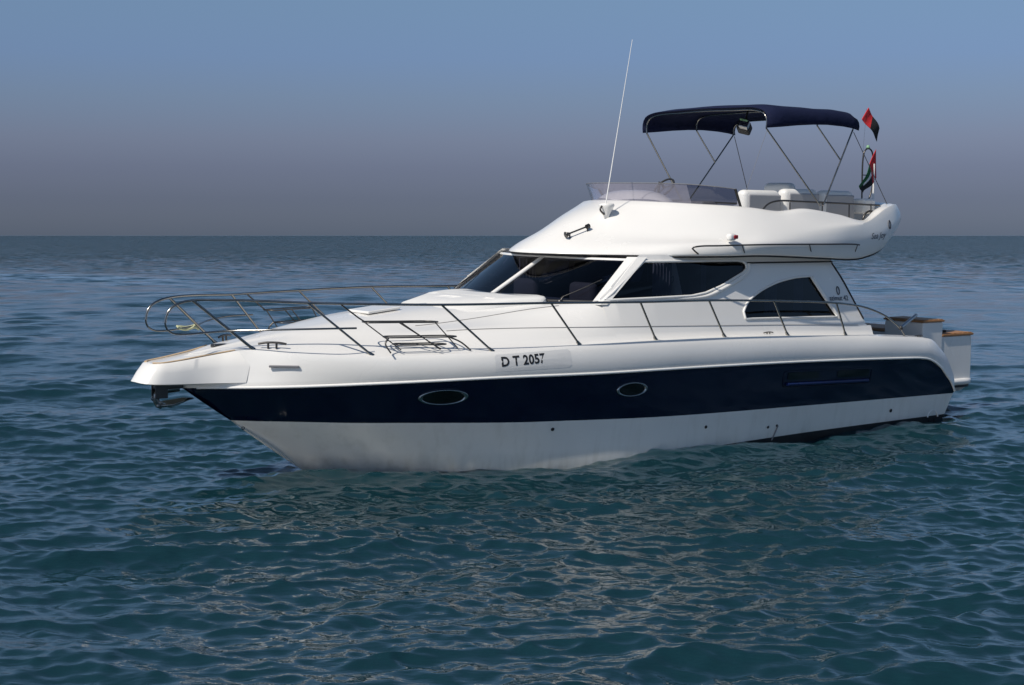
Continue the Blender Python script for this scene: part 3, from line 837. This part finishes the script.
m = MB(); m.rbox((7.70, -0.06, 4.625), (0.17, 0.15, 0.12), .02, Matrix.Rotation(R(28), 3, 'Y') @ Matrix.Rotation(R(30), 3, 'Z')); m.obj('lamp_housing', 'steel', lo)
m = MB(); m.rbox((7.695, -0.06, 4.69), (0.15, 0.13, 0.02), .006, Matrix.Rotation(R(28), 3, 'Y') @ Matrix.Rotation(R(30), 3, 'Z')); m.obj('lamp_glass', 'lamp_green', lo)

# ------------------------------------------------------------------ bow rail
topr = [(-2.00, 0.27, 1.93), (-1.985, 0.27, 2.02), (-1.93, 0.275, 2.10), (-1.83, 0.28, 2.155), (-1.70, 0.30, 2.185), (-1.3, 0.52, 2.195), (-0.5, 0.97, 2.165), (-0.18, 1.18, 2.16), (0.9, 1.72, 2.15), (2.3, 2.08, 2.155), (3.7, 2.17, 2.135), (5.0, 2.18, 2.125), (6.2, 2.17, 2.09), (7.2, 2.13, 2.045), (7.79, 2.09, 2.0), (8.28, 2.05, 1.935), (8.77, 2.01, 1.80), (9.10, 1.97, 1.65), (9.22, 1.96, 1.58)]
lowr = [(-2.00, 0.27, 1.93), (-1.98, 0.27, 1.86), (-1.90, 0.27, 1.805), (-1.78, 0.28, 1.79), (-1.32, 0.42, 1.82), (-0.9, 0.85, 1.85), (-0.41, 1.20, 1.87), (-0.02, 1.30, 1.87)]
def railpt(x):
    r = cr_smooth([PT(*p) for p in topr[4:]], 300)
    i = int(np.argmin(abs(r[:, 0] - x))); return r[i]
def deckpt(x):
    i = int(np.argmin(abs(rd[:, 0] - x))); p = rd[i].copy(); p[1] += 0.05; return p
rail_posts = [(-1.66, -0.97), (-0.51, 0.22), (0.90, 1.62), (2.33, 2.91), (3.72, 4.14), (4.95, 5.37), (6.22, 6.59), (7.58, 7.86)]
for s in (0, 1):
    m = MB(); m.tube([PT(*p) for p in topr], 0.0155, 8, 180)
    m.tube([tuple(p) for p in cr_smooth([PT(*q) for q in lowr], 60)], 0.012, 8)
    m.tube([(9.22, -1.96, 1.58), (9.30, -1.96, 1.50), (9.33, -1.96, 1.42)], 0.013, 8)
    if s: m = m.flipped()
    ro = m.obj('bow_rail', 'rail_steel', yacht)
    for i, (xt, xb) in enumerate(rail_posts):
        a, b = railpt(xt), deckpt(xb)
        m = MB(); m.tube([a, b], 0.014 if i else 0.018, 8)
        d = (b - a) / np.linalg.norm(b - a)
        m.tube([b - d * 0.07, b], 0.018, 8, r_end=0.030)
        if s: m = m.flipped()
        m.obj('stanchion', 'rail_steel', ro)
# stern end of the rail: ball joint and staff socket
m = MB()
m.lathe([(0, -.035), (.028, -.025), (.036, 0), (.028, .025), (0, .035)], (9.22, -1.96, 1.59), n=14)
m.obj('rail_joint', 'dark_steel', yacht)
m = MB(); m.tube([(9.24, -1.94, 1.59), (9.75, -1.82, 1.76)], 0.026, 10)
m.obj('staff_socket', 'steel', yacht)

# fender racks by the foredeck rail, one each side
for s in (0, 1):
    m = MB()
    def ring(x0, x1, b0, b1, z, dx=0.0, dz=0.0, r=0.0095):
        pts = [(x0, -b0, z), (x0 + .06, -b0 - .03, z), ((x0 + x1) / 2, -(b0 + b1) / 2 - .03, z + dz), (x1 - .06, -b1 - .03, z), (x1, -b1, z), (x1, -b1 + .10, z), (x1 - .06, -b1 + .20, z), ((x0 + x1) / 2, -(b0 + b1) / 2 + .20, z + dz), (x0 + .06, -b0 + .20, z), (x0, -b0 + .10, z)]
        m.tube(pts, r, 6, 60, closed=True)
    ring(0.14, 0.98, 1.30, 1.56, 1.93)
    ring(0.36, 1.20, 1.42, 1.64, 1.75)
    ring(0.48, 1.06, 1.46, 1.62, 1.66)
    for x0, b0, x1, b1 in ((0.14, 1.22, 0.50, 1.48), (0.52, 1.44, 0.95, 1.66), (0.56, 1.30, 1.0, 1.60), (0.98, 1.48, 1.24, 1.62)):
        m.tube([(x0, -b0, 1.93), (x1, -b1, 1.60)], 0.008, 6)
    m.tube([(0.36, -1.42, 1.75), (0.30, -1.44, 1.68), (0.34, -1.50, 1.57)], 0.011, 6, 12)
    m.tube([(1.10, -1.60, 1.75), (1.25, -1.66, 1.68), (1.36, -1.72, 1.58)], 0.011, 6, 12)
    # drop bar from the top rail
    m.tube([(-0.18, -1.18, 2.16), (0.05, -1.22, 1.99), (0.14, -1.25, 1.93)], 0.010, 6)
    if s: m = m.flipped()
    m.obj('fender_rack', 'dark_steel', yacht)

# cleats
def cleat(x, b, z, yaw):
    m = MB()
    q = Matrix.Rotation(yaw, 3, 'Z')
    def w(p): v = q @ Vector(p); return (x + v.x, -b + v.y, z + v.z)
    m.tube([w((-.17, 0, .055)), w((-.08, 0, .07)), w((.08, 0, .07)), w((.17, 0, .055))], 0.014, 8, 16)
    m.tube([w((-.05, 0, 0)), w((-.05, 0, .065))], .014, 8); m.tube([w((.05, 0, 0)), w((.05, 0, .065))], .014, 8)
    return m
for s in (0, 1):
    for x, b, z, yw, k in ((-0.78, 0.62, 1.605, R(-38), 1.0), (6.30, 2.0, 1.60, 0, .55), (9.70, 1.93, 1.42, R(5), .55)):
        m = cleat(x, b, z, yw)
        m.v = [(x + (p[0] - x) * k, -b + (p[1] + b) * k, z + (p[2] - z) * k) for p in m.v]
        if s: m = m.flipped()
        m.obj('cleat', 'dark_steel', yacht)
m = MB()   # bow fairlead strip beside the pulpit seam
m.rbox((-0.74, -0.835, 1.405), (0.36, 0.03, 0.028), .008, Matrix.Rotation(R(-38), 3, 'Z'))
pair(m, 'fairlead_strip', 'grey_plastic', yacht)
# hatch on the foredeck
m = MB(); m.rbox((1.05, 0, 1.99), (0.5, 0.5, 0.035), .015, Matrix.Rotation(R(-6), 3, 'Y'))
m.obj('deck_hatch', 'gelcoat', yacht)
m = MB(); m.rbox((-1.12, 0.08, 1.60), (0.20, 0.12, 0.045), .015)
m.obj('windlass', 'dark_steel', yacht)

# anchor and roller
m = MB()
m.rbox((-1.84, 0, 1.165), (0.36, 0.11, 0.09), .02)
for sg in (-1, 1): m.rbox((-1.95, sg * 0.055, 1.10), (0.16, 0.016, 0.17), .006)
m.lathe([(0.0, -.05), (.045, -.05), (.028, 0), (.045, .05), (0, .05)], (-1.96, 0, 1.06), (0, 1, 0))
anc = m.obj('anchor_roller', 'dark_steel', yacht)
m = MB()
m.tube([(-1.70, 0, 1.12), (-1.90, 0, 1.10), (-1.99, 0, 1.05), (-1.985, 0, 0.97), (-1.92, 0, 0.915)], 0.032, 8, 20, squash=(.7, 1.3))
m.rbox((-1.93, 0, 0.925), (0.13, 0.07, 0.05), .015)
P0 = [(-1.98, 0, 0.925), (-1.86, .17, 0.945), (-1.62, .07, 0.985), (-1.52, 0, 0.985), (-1.80, 0, 0.885)]
for sg in (-1, 1):
    v = [(x, sg * y, z) for x, y, z in P0]
    m.add(v, [(0, 1, 4), (1, 2, 4), (2, 3, 4)] if sg > 0 else [(4, 1, 0), (4, 2, 1), (4, 3, 2)], 0, False)
    m.tube([v[0], v[1], v[2], v[3]], 0.012, 6)
m.lathe([(.03, -.008), (.042, 0), (.03, .008)], (-2.02, 0, 1.02), (0, 1, 0), 14)
m.obj('anchor', 'rail_steel', anc, solid=0.012)
m = MB(); m.lathe([(0.012, -.01), (.022, 0), (.012, .01)], (-0.93, -0.16, 0.60), (0.6, 1, 0), 12)
m.obj('bow_eye', 'dark_steel', yacht)

# ------------------------------------------------------------------ things let into the hull side
def ellipse_rings(bvh, x, z, rx, rz, offs, n=48, tilt=0.0):
    rows = []
    for k, off in offs:
        ring = []
        for a in np.linspace(0, 2 * math.pi, n, endpoint=False):
            ex, ez = rx * k * math.cos(a), rz * k * math.sin(a)
            ring.append(proj(bvh, x + ex, z + ez, off))
        rows.append(ring)
    return rows
for (x, z, rx, rz) in ((1.04, 1.005, 0.275, 0.094), (3.66, 1.00, 0.235, 0.088)):
    for s in (0, 1):
        m = MB(); m.grid(ellipse_rings(hull_port_bvh, x, z, rx, rz, [(1.06, 0.002), (1.06, 0.018), (1.0, 0.026), (0.92, 0.020), (0.90, 0.003)]), 0, close_v=True)
        g = MB(); g.grid(ellipse_rings(hull_port_bvh, x, z, rx, rz, [(0.91, 0.005), (0.5, 0.005), (0.02, 0.005)]), 0, close_v=True)
        if s: m, g = m.flipped(), g.flipped()
        po = m.obj('porthole', 'dark_steel' if False else 'steel', yacht, fixn=True); g.obj('porthole_glass', 'pane_black', po)

def wall_patch(bvh, poly, off, n=10):
    """flat-edged patch laid on the port side surface"""
    pts = dense(poly, n)
    cx = sum(p[0] for p in pts) / len(pts); cz = sum(p[1] for p in pts) / len(pts)
    rings = []
    for k in (1, .75, .5, .25, .02):
        rings.append([proj(bvh, cx + (px - cx) * k, cz + (pz - cz) * k, off) for px, pz in pts])
    m = MB(); m.grid(rings, close_v=True); return m
def rrect(x0, x1, z0, z1, r, sl=0.0):
    out = []
    for cx, cz, a0 in ((x1 - r, z1 - r, 0), (x0 + r, z1 - r, 90), (x0 + r, z0 + r, 180), (x1 - r, z0 + r, 270)):
        for a in (0, 30, 60, 90):
            X = cx + r * math.cos(R(a0 + a)); Z = cz + r * math.sin(R(a0 + a)); out.append((X, Z + sl * (X - x0)))
    return out
for s in (0, 1):
    fr = MB()
    outl = rrect(6.48, 8.40, 0.86, 1.085, .05, -0.025)
    ring = [proj(hull_port_bvh, x, z, 0.012) for x, z in dense(outl, 4)]
    fr.tube(ring, 0.005, 6, closed=True)
    p2 = wall_patch(hull_port_bvh, rrect(6.56, 7.22, 0.965, 1.065, .03, -0.025), 0.006, 4)
    p3 = wall_patch(hull_port_bvh, rrect(7.62, 8.34, 0.94, 1.040, .03, -0.025), 0.006, 4)
    lip = MB(); lip.tube([proj(hull_port_bvh, x, 0.905 - 0.025 * (x - 6.48), 0.02) for x in np.linspace(6.55, 8.33, 30)], 0.024, 8, squash=(1, 1))
    if s: fr, p2, p3, lip = fr.flipped(), p2.flipped(), p3.flipped(), lip.flipped()
    vo = fr.obj('air_vent', 'navy', yacht); p2.obj('vent_opening', 'pane_black', vo); p3.obj('vent_opening', 'pane_black', vo); lip.obj('vent_lip', 'blue_lip', vo)
# through-hull outlets
for x, z, r in ((5.05, 0.40, .018), (2.55, 0.53, .018), (6.30, 0.30, .016), (9.05, 0.34, .022), (6.48, 0.31, .014)):
    m = MB(); m.grid(ellipse_rings(hull_port_bvh, x, z, r, r, [(1.3, 0.002), (1.2, 0.010), (0.8, 0.011), (0.7, 0.004), (.02, .004)], 14), 0, close_v=True)
    pair(m, 'drain_outlet', 'rubber', yacht, fixn=True)
m = MB(); m.tube([proj(hull_port_bvh, 6.50, 0.31, .008), proj(hull_port_bvh, 6.46, 0.20, .008), proj(hull_port_bvh, 6.42, 0.10, .008)], .010, 6)
pair(m, 'drain_pipe', 'grey_plastic', yacht)
m = MB()
m.lathe([(0.0, 0.0), (0.075, 0.0), (0.09, 0.02), (0.10, 0.05), (0.085, .09)], (10.14, -1.79, 0.155), (0.0, -1, 0), 20)

pair(m, 'exhaust_pipe', 'rubber', yacht)
m = MB()
m.tube([(10.14 + 0.125 * math.cos(a), -1.90, 0.15 + 0.12 * math.sin(a)) for a in np.linspace(0.1, math.pi - .1, 18)], 0.013, 8)
pair(m, 'exhaust_shroud', 'hull_white', yacht)

# ------------------------------------------------------------------ lettering
def text_mesh(txt, size, shear=0.0, offset=0.0, spacing=1.0):
    cu = bpy.data.curves.new('lettering', 'FONT')
    cu.body = txt; cu.size = size; cu.shear = shear; cu.offset = offset; cu.space_character = spacing
    cu.resolution_u = 3; cu.align_x = 'LEFT'
    ob = bpy.data.objects.new('tmp', cu)
    COL.objects.link(ob)
    dg = bpy.context.evaluated_depsgraph_get(); dg.update()
    me = bpy.data.meshes.new_from_object(ob.evaluated_get(dg))
    bpy.data.objects.remove(ob)
    bm = bmesh.new(); bm.from_mesh(me)
    bmesh.ops.triangulate(bm, faces=bm.faces)
    V = [tuple(v.co) for v in bm.verts]; F = [tuple(v.index for v in f.verts) for f in bm.faces]
    bm.free(); bpy.data.meshes.remove(me)
    return V, F
def decal(bvh, txt, x, z, w, h, off, slope=0.0, **kw):
    V, F = text_mesh(txt, 1.0, **kw)
    xs = [v[0] for v in V]; ys = [v[1] for v in V]
    sx = w / (max(xs) - min(xs)); sy = h / (max(ys) - min(ys))
    m = MB()
    pts = []
    for v in V:
        X = (v[0] - min(xs)) * sx; Z = (v[1] - min(ys)) * sy
        pts.append(proj(bvh, x + X, z + Z + slope * X, off))
    m.add(pts, F, 0, False)
    return m
pl = [(1.60, 1.315), (2.62, 1.335), (2.66, 1.37), (2.66, 1.535), (2.63, 1.565), (1.63, 1.525), (1.60, 1.50)]
plate = wall_patch(hull_port_bvh, pl, 0.0015, 6).obj('registration_plate', 'plate', yacht)
decal(hull_port_bvh, 'D T 2057', 1.68, 1.375, 0.60, 0.125, 0.005, slope=0.05, offset=0.03, spacing=1.05).obj('registration_number', 'paint_black', plate)

def logo(bvh, x, z, s, off):
    """emblem: an open oval ring with a leaf stroke"""
    m = MB()
    ring = [proj(bvh, x + 0.55 * s * math.cos(a), z + s * math.sin(a), off) for a in np.linspace(0, 2 * math.pi, 24, endpoint=False)]
    m.tube(ring, s * 0.2, 4, closed=True); return m
for s in (0, 1):
    m = decal(wall_bvh_port, 'azimut 42', 7.76, 2.035, 0.42, 0.075, 0.008, slope=-0.02, offset=0.02)
    l = logo(wall_bvh_port, 7.98, 2.175, 0.055, 0.006)
    if s: m, l = m.flipped(), l.flipped()
    m.obj('model_lettering', 'logo_grey', salon_o); l.obj('emblem', 'logo_grey', salon_o)
m = logo(fly_port_bvh, 9.16, 3.15, 0.06, 0.006); m.obj('emblem', 'logo_grey', fly_o)
m = decal(fly_port_bvh, 'Sea Joy', 8.62, 2.90, 0.42, 0.12, 0.006, slope=0.06, shear=0.4, offset=0.006); m.obj('name_script', 'logo_grey', fly_o)

# ------------------------------------------------------------------ stern boxes and swim platform
m = MB()
m.rbox((10.46, -1.22, 1.16), (0.50, 0.76, 0.90), 0.02)
bx = m.obj('transom_locker', 'gelcoat', yacht)
m = MB(); m.rbox((10.46, -1.22, 1.628), (0.53, 0.80, 0.03), 0.008)
for k in range(4): m.rbox((10.28 + k * .12, -1.22, 1.650), (0.10, 0.78, 0.012), 0.004)
m.obj('teak_cap', 'teak', bx)
m = MB()
m.rbox((11.10, -0.30, 0.99), (0.76, 2.58, 0.76), 0.02)
bx2 = m.obj('stern_seat', 'gelcoat', yacht)
m = MB(); m.rbox((11.10, -0.30, 1.392), (0.79, 2.62, 0.035), 0.008)
for k in range(6): m.rbox((10.80 + k * .125, -0.30, 1.416), (0.105, 2.58, 0.012), 0.004)
m.obj('teak_cap', 'teak', bx2)
m = MB(); m.rbox((10.82, -1.35, 1.44), (0.08, 0.30, 0.04), .012); m.rbox((10.98, -1.35, 1.44), (0.05, 0.2, 0.04), .012)
m.obj('latch', 'rubber', bx2)
m = MB()
plt = [(10.45, -1.62), (11.2, -1.64), (11.45, -1.62), (11.56, -1.50), (11.62, -0.9), (11.64, 0), (11.62, 0.9), (11.56, 1.5), (11.45, 1.62), (11.2, 1.64), (10.45, 1.62)]
P_ = cr_smooth([(x, y, 0) for x, y in plt], 60)
def ringz(z, ins):
    o = P_.copy(); c = np.array([10.9, 0, 0]); o[:, 0] = c[0] + (o[:, 0] - c[0]) * (1 - ins); o[:, 1] *= (1 - ins); o[:, 2] = z; return o
m.grid([ringz(0.68, 1.0), ringz(0.68, 0.03), ringz(0.665, 0.0), ringz(0.60, 0.0), ringz(0.575, 0.02)], 0)
m.grid([ringz(0.575, 0.02), ringz(0.535, 0.02)], 1)
m.grid([ringz(0.535, 0.04), ringz(0.46, 0.10), ringz(0.42, 0.25), ringz(0.42, 1.0)], 0)
sp = m.obj('swim_platform', ['gelcoat', 'rubber'], yacht)

# light arch behind the flybridge seats
m = MB()
m.tube([(9.84, -0.60, 3.47), (9.84, -0.60, 4.20), (9.88, -0.60, 4.31), (9.96, -0.60, 4.345), (10.04, -0.60, 4.31), (10.08, -0.60, 4.20), (10.08, -0.60, 3.72), (9.98, -0.6, 3.47)], 0.013, 8, 50)
m.tube([(9.84, -.6, 3.92), (10.08, -.6, 3.92)], .008, 6)
lm = m.obj('light_mast', 'dark_steel', yacht)
m = MB(); m.lathe([(0.0, 0.0), (0.028, 0.0), (0.030, 0.02), (0.024, 0.045), (0.0, 0.055)], (9.95, -0.60, 4.345), n=14)
m.obj('mast_lamp', 'lamp_green', lm)
m = MB(); m.tube([(9.80, -0.62, 4.2), (9.86, -0.62, 4.97)], 0.0015, 5); m.obj('burgee_staff', 'dark_steel', lm)
m = MB(); m.tube([(9.97, -0.72, 3.46), (9.97, -0.72, 4.10)], 0.016, 8)
m.obj('flag_staff', 'cream_line', yacht)

# ------------------------------------------------------------------ flags and the cloth: things of their own
def world_thing(mb, name, mats, label, cat, solid=0.0):
    mm = MB(); mm.v = [tuple(YM @ Vector(v)) for v in mb.v]; mm.f = mb.f; mm.m = mb.m; mm.s = mb.s
    c = np.mean(np.array(mm.v), axis=0)
    mm.v = [(v[0] - c[0], v[1] - c[1], v[2] - c[2]) for v in mm.v]
    o = mm.obj(name, mats, None, solid=solid)
    o.location = c
    o['label'] = label; o['category'] = cat
    return o
def flag_mesh(corners, wave=0.03, nu=24, nv=16, color=None, seed=0):
    """corners: hoist top, hoist bottom, fly bottom, fly top"""
    a, b, c, d = [np.array(p, float) for p in corners]
    m = MB(); V = []
    nrm = np.cross(b - a, d - a); nrm /= np.linalg.norm(nrm)
    for i in range(nu + 1):
        u = i / nu
        for j in range(nv + 1):
            v = j / nv
            p = (a * (1 - v) + b * v) * (1 - u) + (d * (1 - v) + c * v) * u
            p = p + nrm * wave * math.sin(u * 7 + v * 2.2 + seed) * (0.3 + u) + np.array([0, 0, -0.02 * math.sin(u * 5 + seed) * u])
            V.append(p)
    F = []; mi = []
    for i in range(nu):
        for j in range(nv):
            k = i * (nv + 1) + j
            m.f.append((k, k + 1, k + nv + 2, k + nv + 1)); m.m.append(color(i / nu, j / nv)); m.s.append(True)
    m.v = [tuple(p) for p in V]
    return m
uae = lambda u, v: 0 if u < 0.26 else (1 if v < 0.34 else (2 if v < 0.66 else 3))
fm = ['red', 'green', 'white_cloth', 'black_cloth']
# lower ensign hangs from the staff and droops forward
f1 = flag_mesh([(10.02, -0.70, 4.33), (10.06, -0.70, 3.88), (9.66, -0.78, 3.62), (9.50, -0.84, 3.72)], 0.022, color=lambda u, v: 0 if u < .34 else (1 if v < .36 else (2 if v < .52 and u < .8 else 3)))
world_thing(f1, 'ensign_flag', fm, 'drooping red, green, white and black flag on the short white staff', 'flag', 0.004)
f2 = flag_mesh([(9.90, -0.62, 4.99), (9.76, -0.62, 4.80), (10.12, -0.66, 4.47), (10.13, -0.66, 4.68)], 0.02, color=lambda u, v: 0 if u < .42 else 3, seed=2)
world_thing(f2, 'pennant_flag', fm, 'small red and black flag flying highest, behind the blue bimini', 'flag', 0.004)
m = MB()
rag = flag_mesh([(-1.56, 0.36, 1.845), (-1.54, 0.30, 1.81), (-1.22, 0.42, 1.775), (-1.20, 0.48, 1.82)], 0.010, 20, 12, color=lambda u, v: 0, seed=1)
world_thing(rag, 'cleaning_cloth', ['yellow_cloth'], 'pale yellow cloth draped over the lower bow rail', 'cloth', 0.02)

# ------------------------------------------------------------------ sea
def build_sea():
    dense_half = R(38)
    th = np.concatenate([np.linspace(-dense_half, dense_half, 900), np.linspace(dense_half, 2 * math.pi - dense_half, 160)[1:-1]])
    dth = np.abs(np.diff(np.concatenate([th, [th[0] + 2 * math.pi]])))
    rs = [1.5]
    while rs[-1] < 60000:
        r = rs[-1]
        d = max(0.032, min(0.42 * r * r / (CAM_H * FPX), 0.011 * r))
        if r < 7: d = 0.25
        rs.append(r + d)
    rs = np.array(rs)
    drs = np.gradient(rs)
    Rg, Tg = np.meshgrid(rs, th, indexing='ij')
    X = Rg * np.sin(Tg); Y = Rg * np.cos(Tg)
    cell = np.maximum(drs[:, None], (rs[:, None] * dth[None, :]))
    rng = np.random.RandomState(11)
    Z = np.zeros_like(X); DX = np.zeros_like(X); DY = np.zeros_like(X)
    ncomp = 230
    lams = np.exp(rng.uniform(math.log(0.15), math.log(9.0), ncomp))
    wind = R(-78)     # travel direction measured from +X
    for lam in lams:
        k = 2 * math.pi / lam
        ang = wind + rng.normal(0, 0.62 if lam < 0.8 else 0.45)
        steep = 0.0310 if lam < 0.5 else (0.0215 if lam < 1.2 else (0.0150 if lam < 2.5 else 0.0092))
        A = steep / k * rng.uniform(0.5, 1.5)
        ph = rng.uniform(0, 2 * math.pi)
        w = np.clip((lam / (2.2 * cell) - 1.0), 0, 1)
        if w.max() <= 0: continue
        a = k * (X * math.cos(ang) + Y * math.sin(ang)) + ph
        s, c = np.sin(a), np.cos(a)
        Z += A * w * c
        DX -= A * w * s * math.cos(ang) * 1.0
        DY -= A * w * s * math.sin(ang) * 1.0
    # gusts: slow change of wave height over the water
    g = 0.85 + 0.30 * np.sin(X * 0.11 + 1.3 * np.sin(Y * 0.05)) * np.sin(Y * 0.07 + 0.7)
    Z *= g
    V = np.stack([X + DX, Y + DY, Z], -1).reshape(-1, 3)
    nr, nt_ = X.shape
    i = np.arange(nr - 1)[:, None]; j = np.arange(nt_)[None, :]
    j2 = (j + 1) % nt_
    F = np.stack([i * nt_ + j, i * nt_ + j2, (i + 1) * nt_ + j2, (i + 1) * nt_ + j], -1).reshape(-1, 4)
    # close the middle
    V = np.vstack([V, [[0, 0, 0]]])
    me = bpy.data.meshes.new('sea')
    nv = len(V); nq = len(F)
    tri = np.stack([np.full(nt_, nv - 1), (np.arange(nt_) + 1) % nt_, np.arange(nt_)], -1)
    me.vertices.add(nv); me.vertices.foreach_set('co', V.astype(np.float32).ravel())
    me.loops.add(nq * 4 + len(tri) * 3)
    me.loops.foreach_set('vertex_index', np.concatenate([F.ravel(), tri.ravel()]).astype(np.int32))
    me.polygons.add(nq + len(tri))
    ls = np.concatenate([np.arange(nq) * 4, nq * 4 + np.arange(len(tri)) * 3]).astype(np.int32)
    me.polygons.foreach_set('loop_start', ls)
    me.polygons.foreach_set('use_smooth', np.ones(nq + len(tri), bool))
    me.update(calc_edges=True)
    me.validate()
    o = bpy.data.objects.new('sea', me)
    COL.objects.link(o)
    o['kind'] = 'structure'
    m, nt, b, out = new_mat('sea_water')
    nt.nodes.remove(b)
    gl = nt.nodes.new('ShaderNodeBsdfGlossy'); gl.inputs['Roughness'].default_value = 0.03; gl.inputs[0].default_value = (1, 1, 1, 1)
    df = nt.nodes.new('ShaderNodeBsdfDiffuse'); df.inputs[0].default_value = (0.042, 0.215, 0.280, 1)
    tr = nt.nodes.new('ShaderNodeBsdfTransparent')
    fr = nt.nodes.new('ShaderNodeFresnel'); fr.inputs[0].default_value = 1.55
    mb_ = nt.nodes.new('ShaderNodeMixShader'); mb_.inputs[0].default_value = 0.87
    ms = nt.nodes.new('ShaderNodeMixShader')
    nt.links.new(df.outputs[0], mb_.inputs[1]); nt.links.new(tr.outputs[0], mb_.inputs[2])
    nt.links.new(fr.outputs[0], ms.inputs[0]); nt.links.new(mb_.outputs[0], ms.inputs[1]); nt.links.new(gl.outputs[0], ms.inputs[2])
    nt.links.new(ms.outputs[0], out.inputs[0])
    va = nt.nodes.new('ShaderNodeVolumeAbsorption'); va.inputs[0].default_value = (0.03, 0.84, 0.66, 1); va.inputs[1].default_value = 1.8
    nt.links.new(va.outputs[0], out.inputs['Volume'])
    tc = nt.nodes.new('ShaderNodeTexCoord')
    mp = nt.nodes.new('ShaderNodeMapping'); mp.inputs['Rotation'].default_value = (0, 0, R(12)); mp.inputs['Scale'].default_value = (0.55, 1.0, 1.0)
    nt.links.new(tc.outputs['Object'], mp.inputs[0])
    prev = None
    for sc, dist, det in ((0.35, 0.10, 4), (4.0, 0.019, 4), (10.0, 0.0045, 2)):
        n = nt.nodes.new('ShaderNodeTexNoise'); n.inputs['Scale'].default_value = sc; n.inputs['Detail'].default_value = det; n.inputs['Roughness'].default_value = 0.5
        n.inputs['Distortion'].default_value = 0.4
        nt.links.new(mp.outputs[0], n.inputs['Vector'])
        bp = nt.nodes.new('ShaderNodeBump'); bp.inputs['Strength'].default_value = 1.0; bp.inputs['Distance'].default_value = dist
        nt.links.new(n.outputs[0], bp.inputs['Height'])
        if prev: nt.links.new(prev.outputs[0], bp.inputs['Normal'])
        prev = bp
    # beyond the reach of the modelled waves the facets are a statistical spread of slopes
    geo = nt.nodes.new('ShaderNodeNewGeometry')
    ln = nt.nodes.new('ShaderNodeVectorMath'); ln.operation = 'LENGTH'; nt.links.new(geo.outputs['Position'], ln.inputs[0])
    kr = nt.nodes.new('ShaderNodeMapRange'); kr.interpolation_type = 'SMOOTHSTEP'
    kr.inputs[1].default_value = 30; kr.inputs[2].default_value = 260; kr.inputs[3].default_value = 0.0; kr.inputs[4].default_value = 2.1
    nt.links.new(ln.outputs['Value'], kr.inputs[0])
    nn = nt.nodes.new('ShaderNodeTexNoise'); nn.inputs['Scale'].default_value = 1.1; nn.inputs['Detail'].default_value = 3
    nt.links.new(mp.outputs[0], nn.inputs['Vector'])
    sb_ = nt.nodes.new('ShaderNodeVectorMath'); sb_.operation = 'SUBTRACT'; sb_.inputs[1].default_value = (0.5, 0.5, 0.5); nt.links.new(nn.outputs['Color'], sb_.inputs[0])
    fl_ = nt.nodes.new('ShaderNodeVectorMath'); fl_.operation = 'MULTIPLY'; fl_.inputs[1].default_value = (1.0, 1.6, 0.0); nt.links.new(sb_.outputs[0], fl_.inputs[0])
    sc_ = nt.nodes.new('ShaderNodeVectorMath'); sc_.operation = 'SCALE'; nt.links.new(fl_.outputs[0], sc_.inputs[0]); nt.links.new(kr.outputs[0], sc_.inputs['Scale'])
    ad_ = nt.nodes.new('ShaderNodeVectorMath'); ad_.operation = 'ADD'; nt.links.new(prev.outputs[0], ad_.inputs[0]); nt.links.new(sc_.outputs[0], ad_.inputs[1])
    nm_ = nt.nodes.new('ShaderNodeVectorMath'); nm_.operation = 'NORMALIZE'; nt.links.new(ad_.outputs[0], nm_.inputs[0])
    for nd_ in (gl, df, fr): nt.links.new(nm_.outputs[0], nd_.inputs['Normal'])
    me.materials.append(m)
    return o
sea = build_sea()
# dark unseen bed, added to block the lower sky showing through the water
m = MB()
m.grid([[(60000 * r * math.sin(a), 60000 * r * math.cos(a), -9.0) for a in np.linspace(0, 2 * math.pi, 48, endpoint=False)] for r in (1.0, 0.1, 0.001, 0.0)], close_v=True)
bed = m.obj('added_sea_bed', simple('added_bed_dark', (0.02, 0.035, 0.035), 0.9, var=0.2))
bed['kind'] = 'structure'
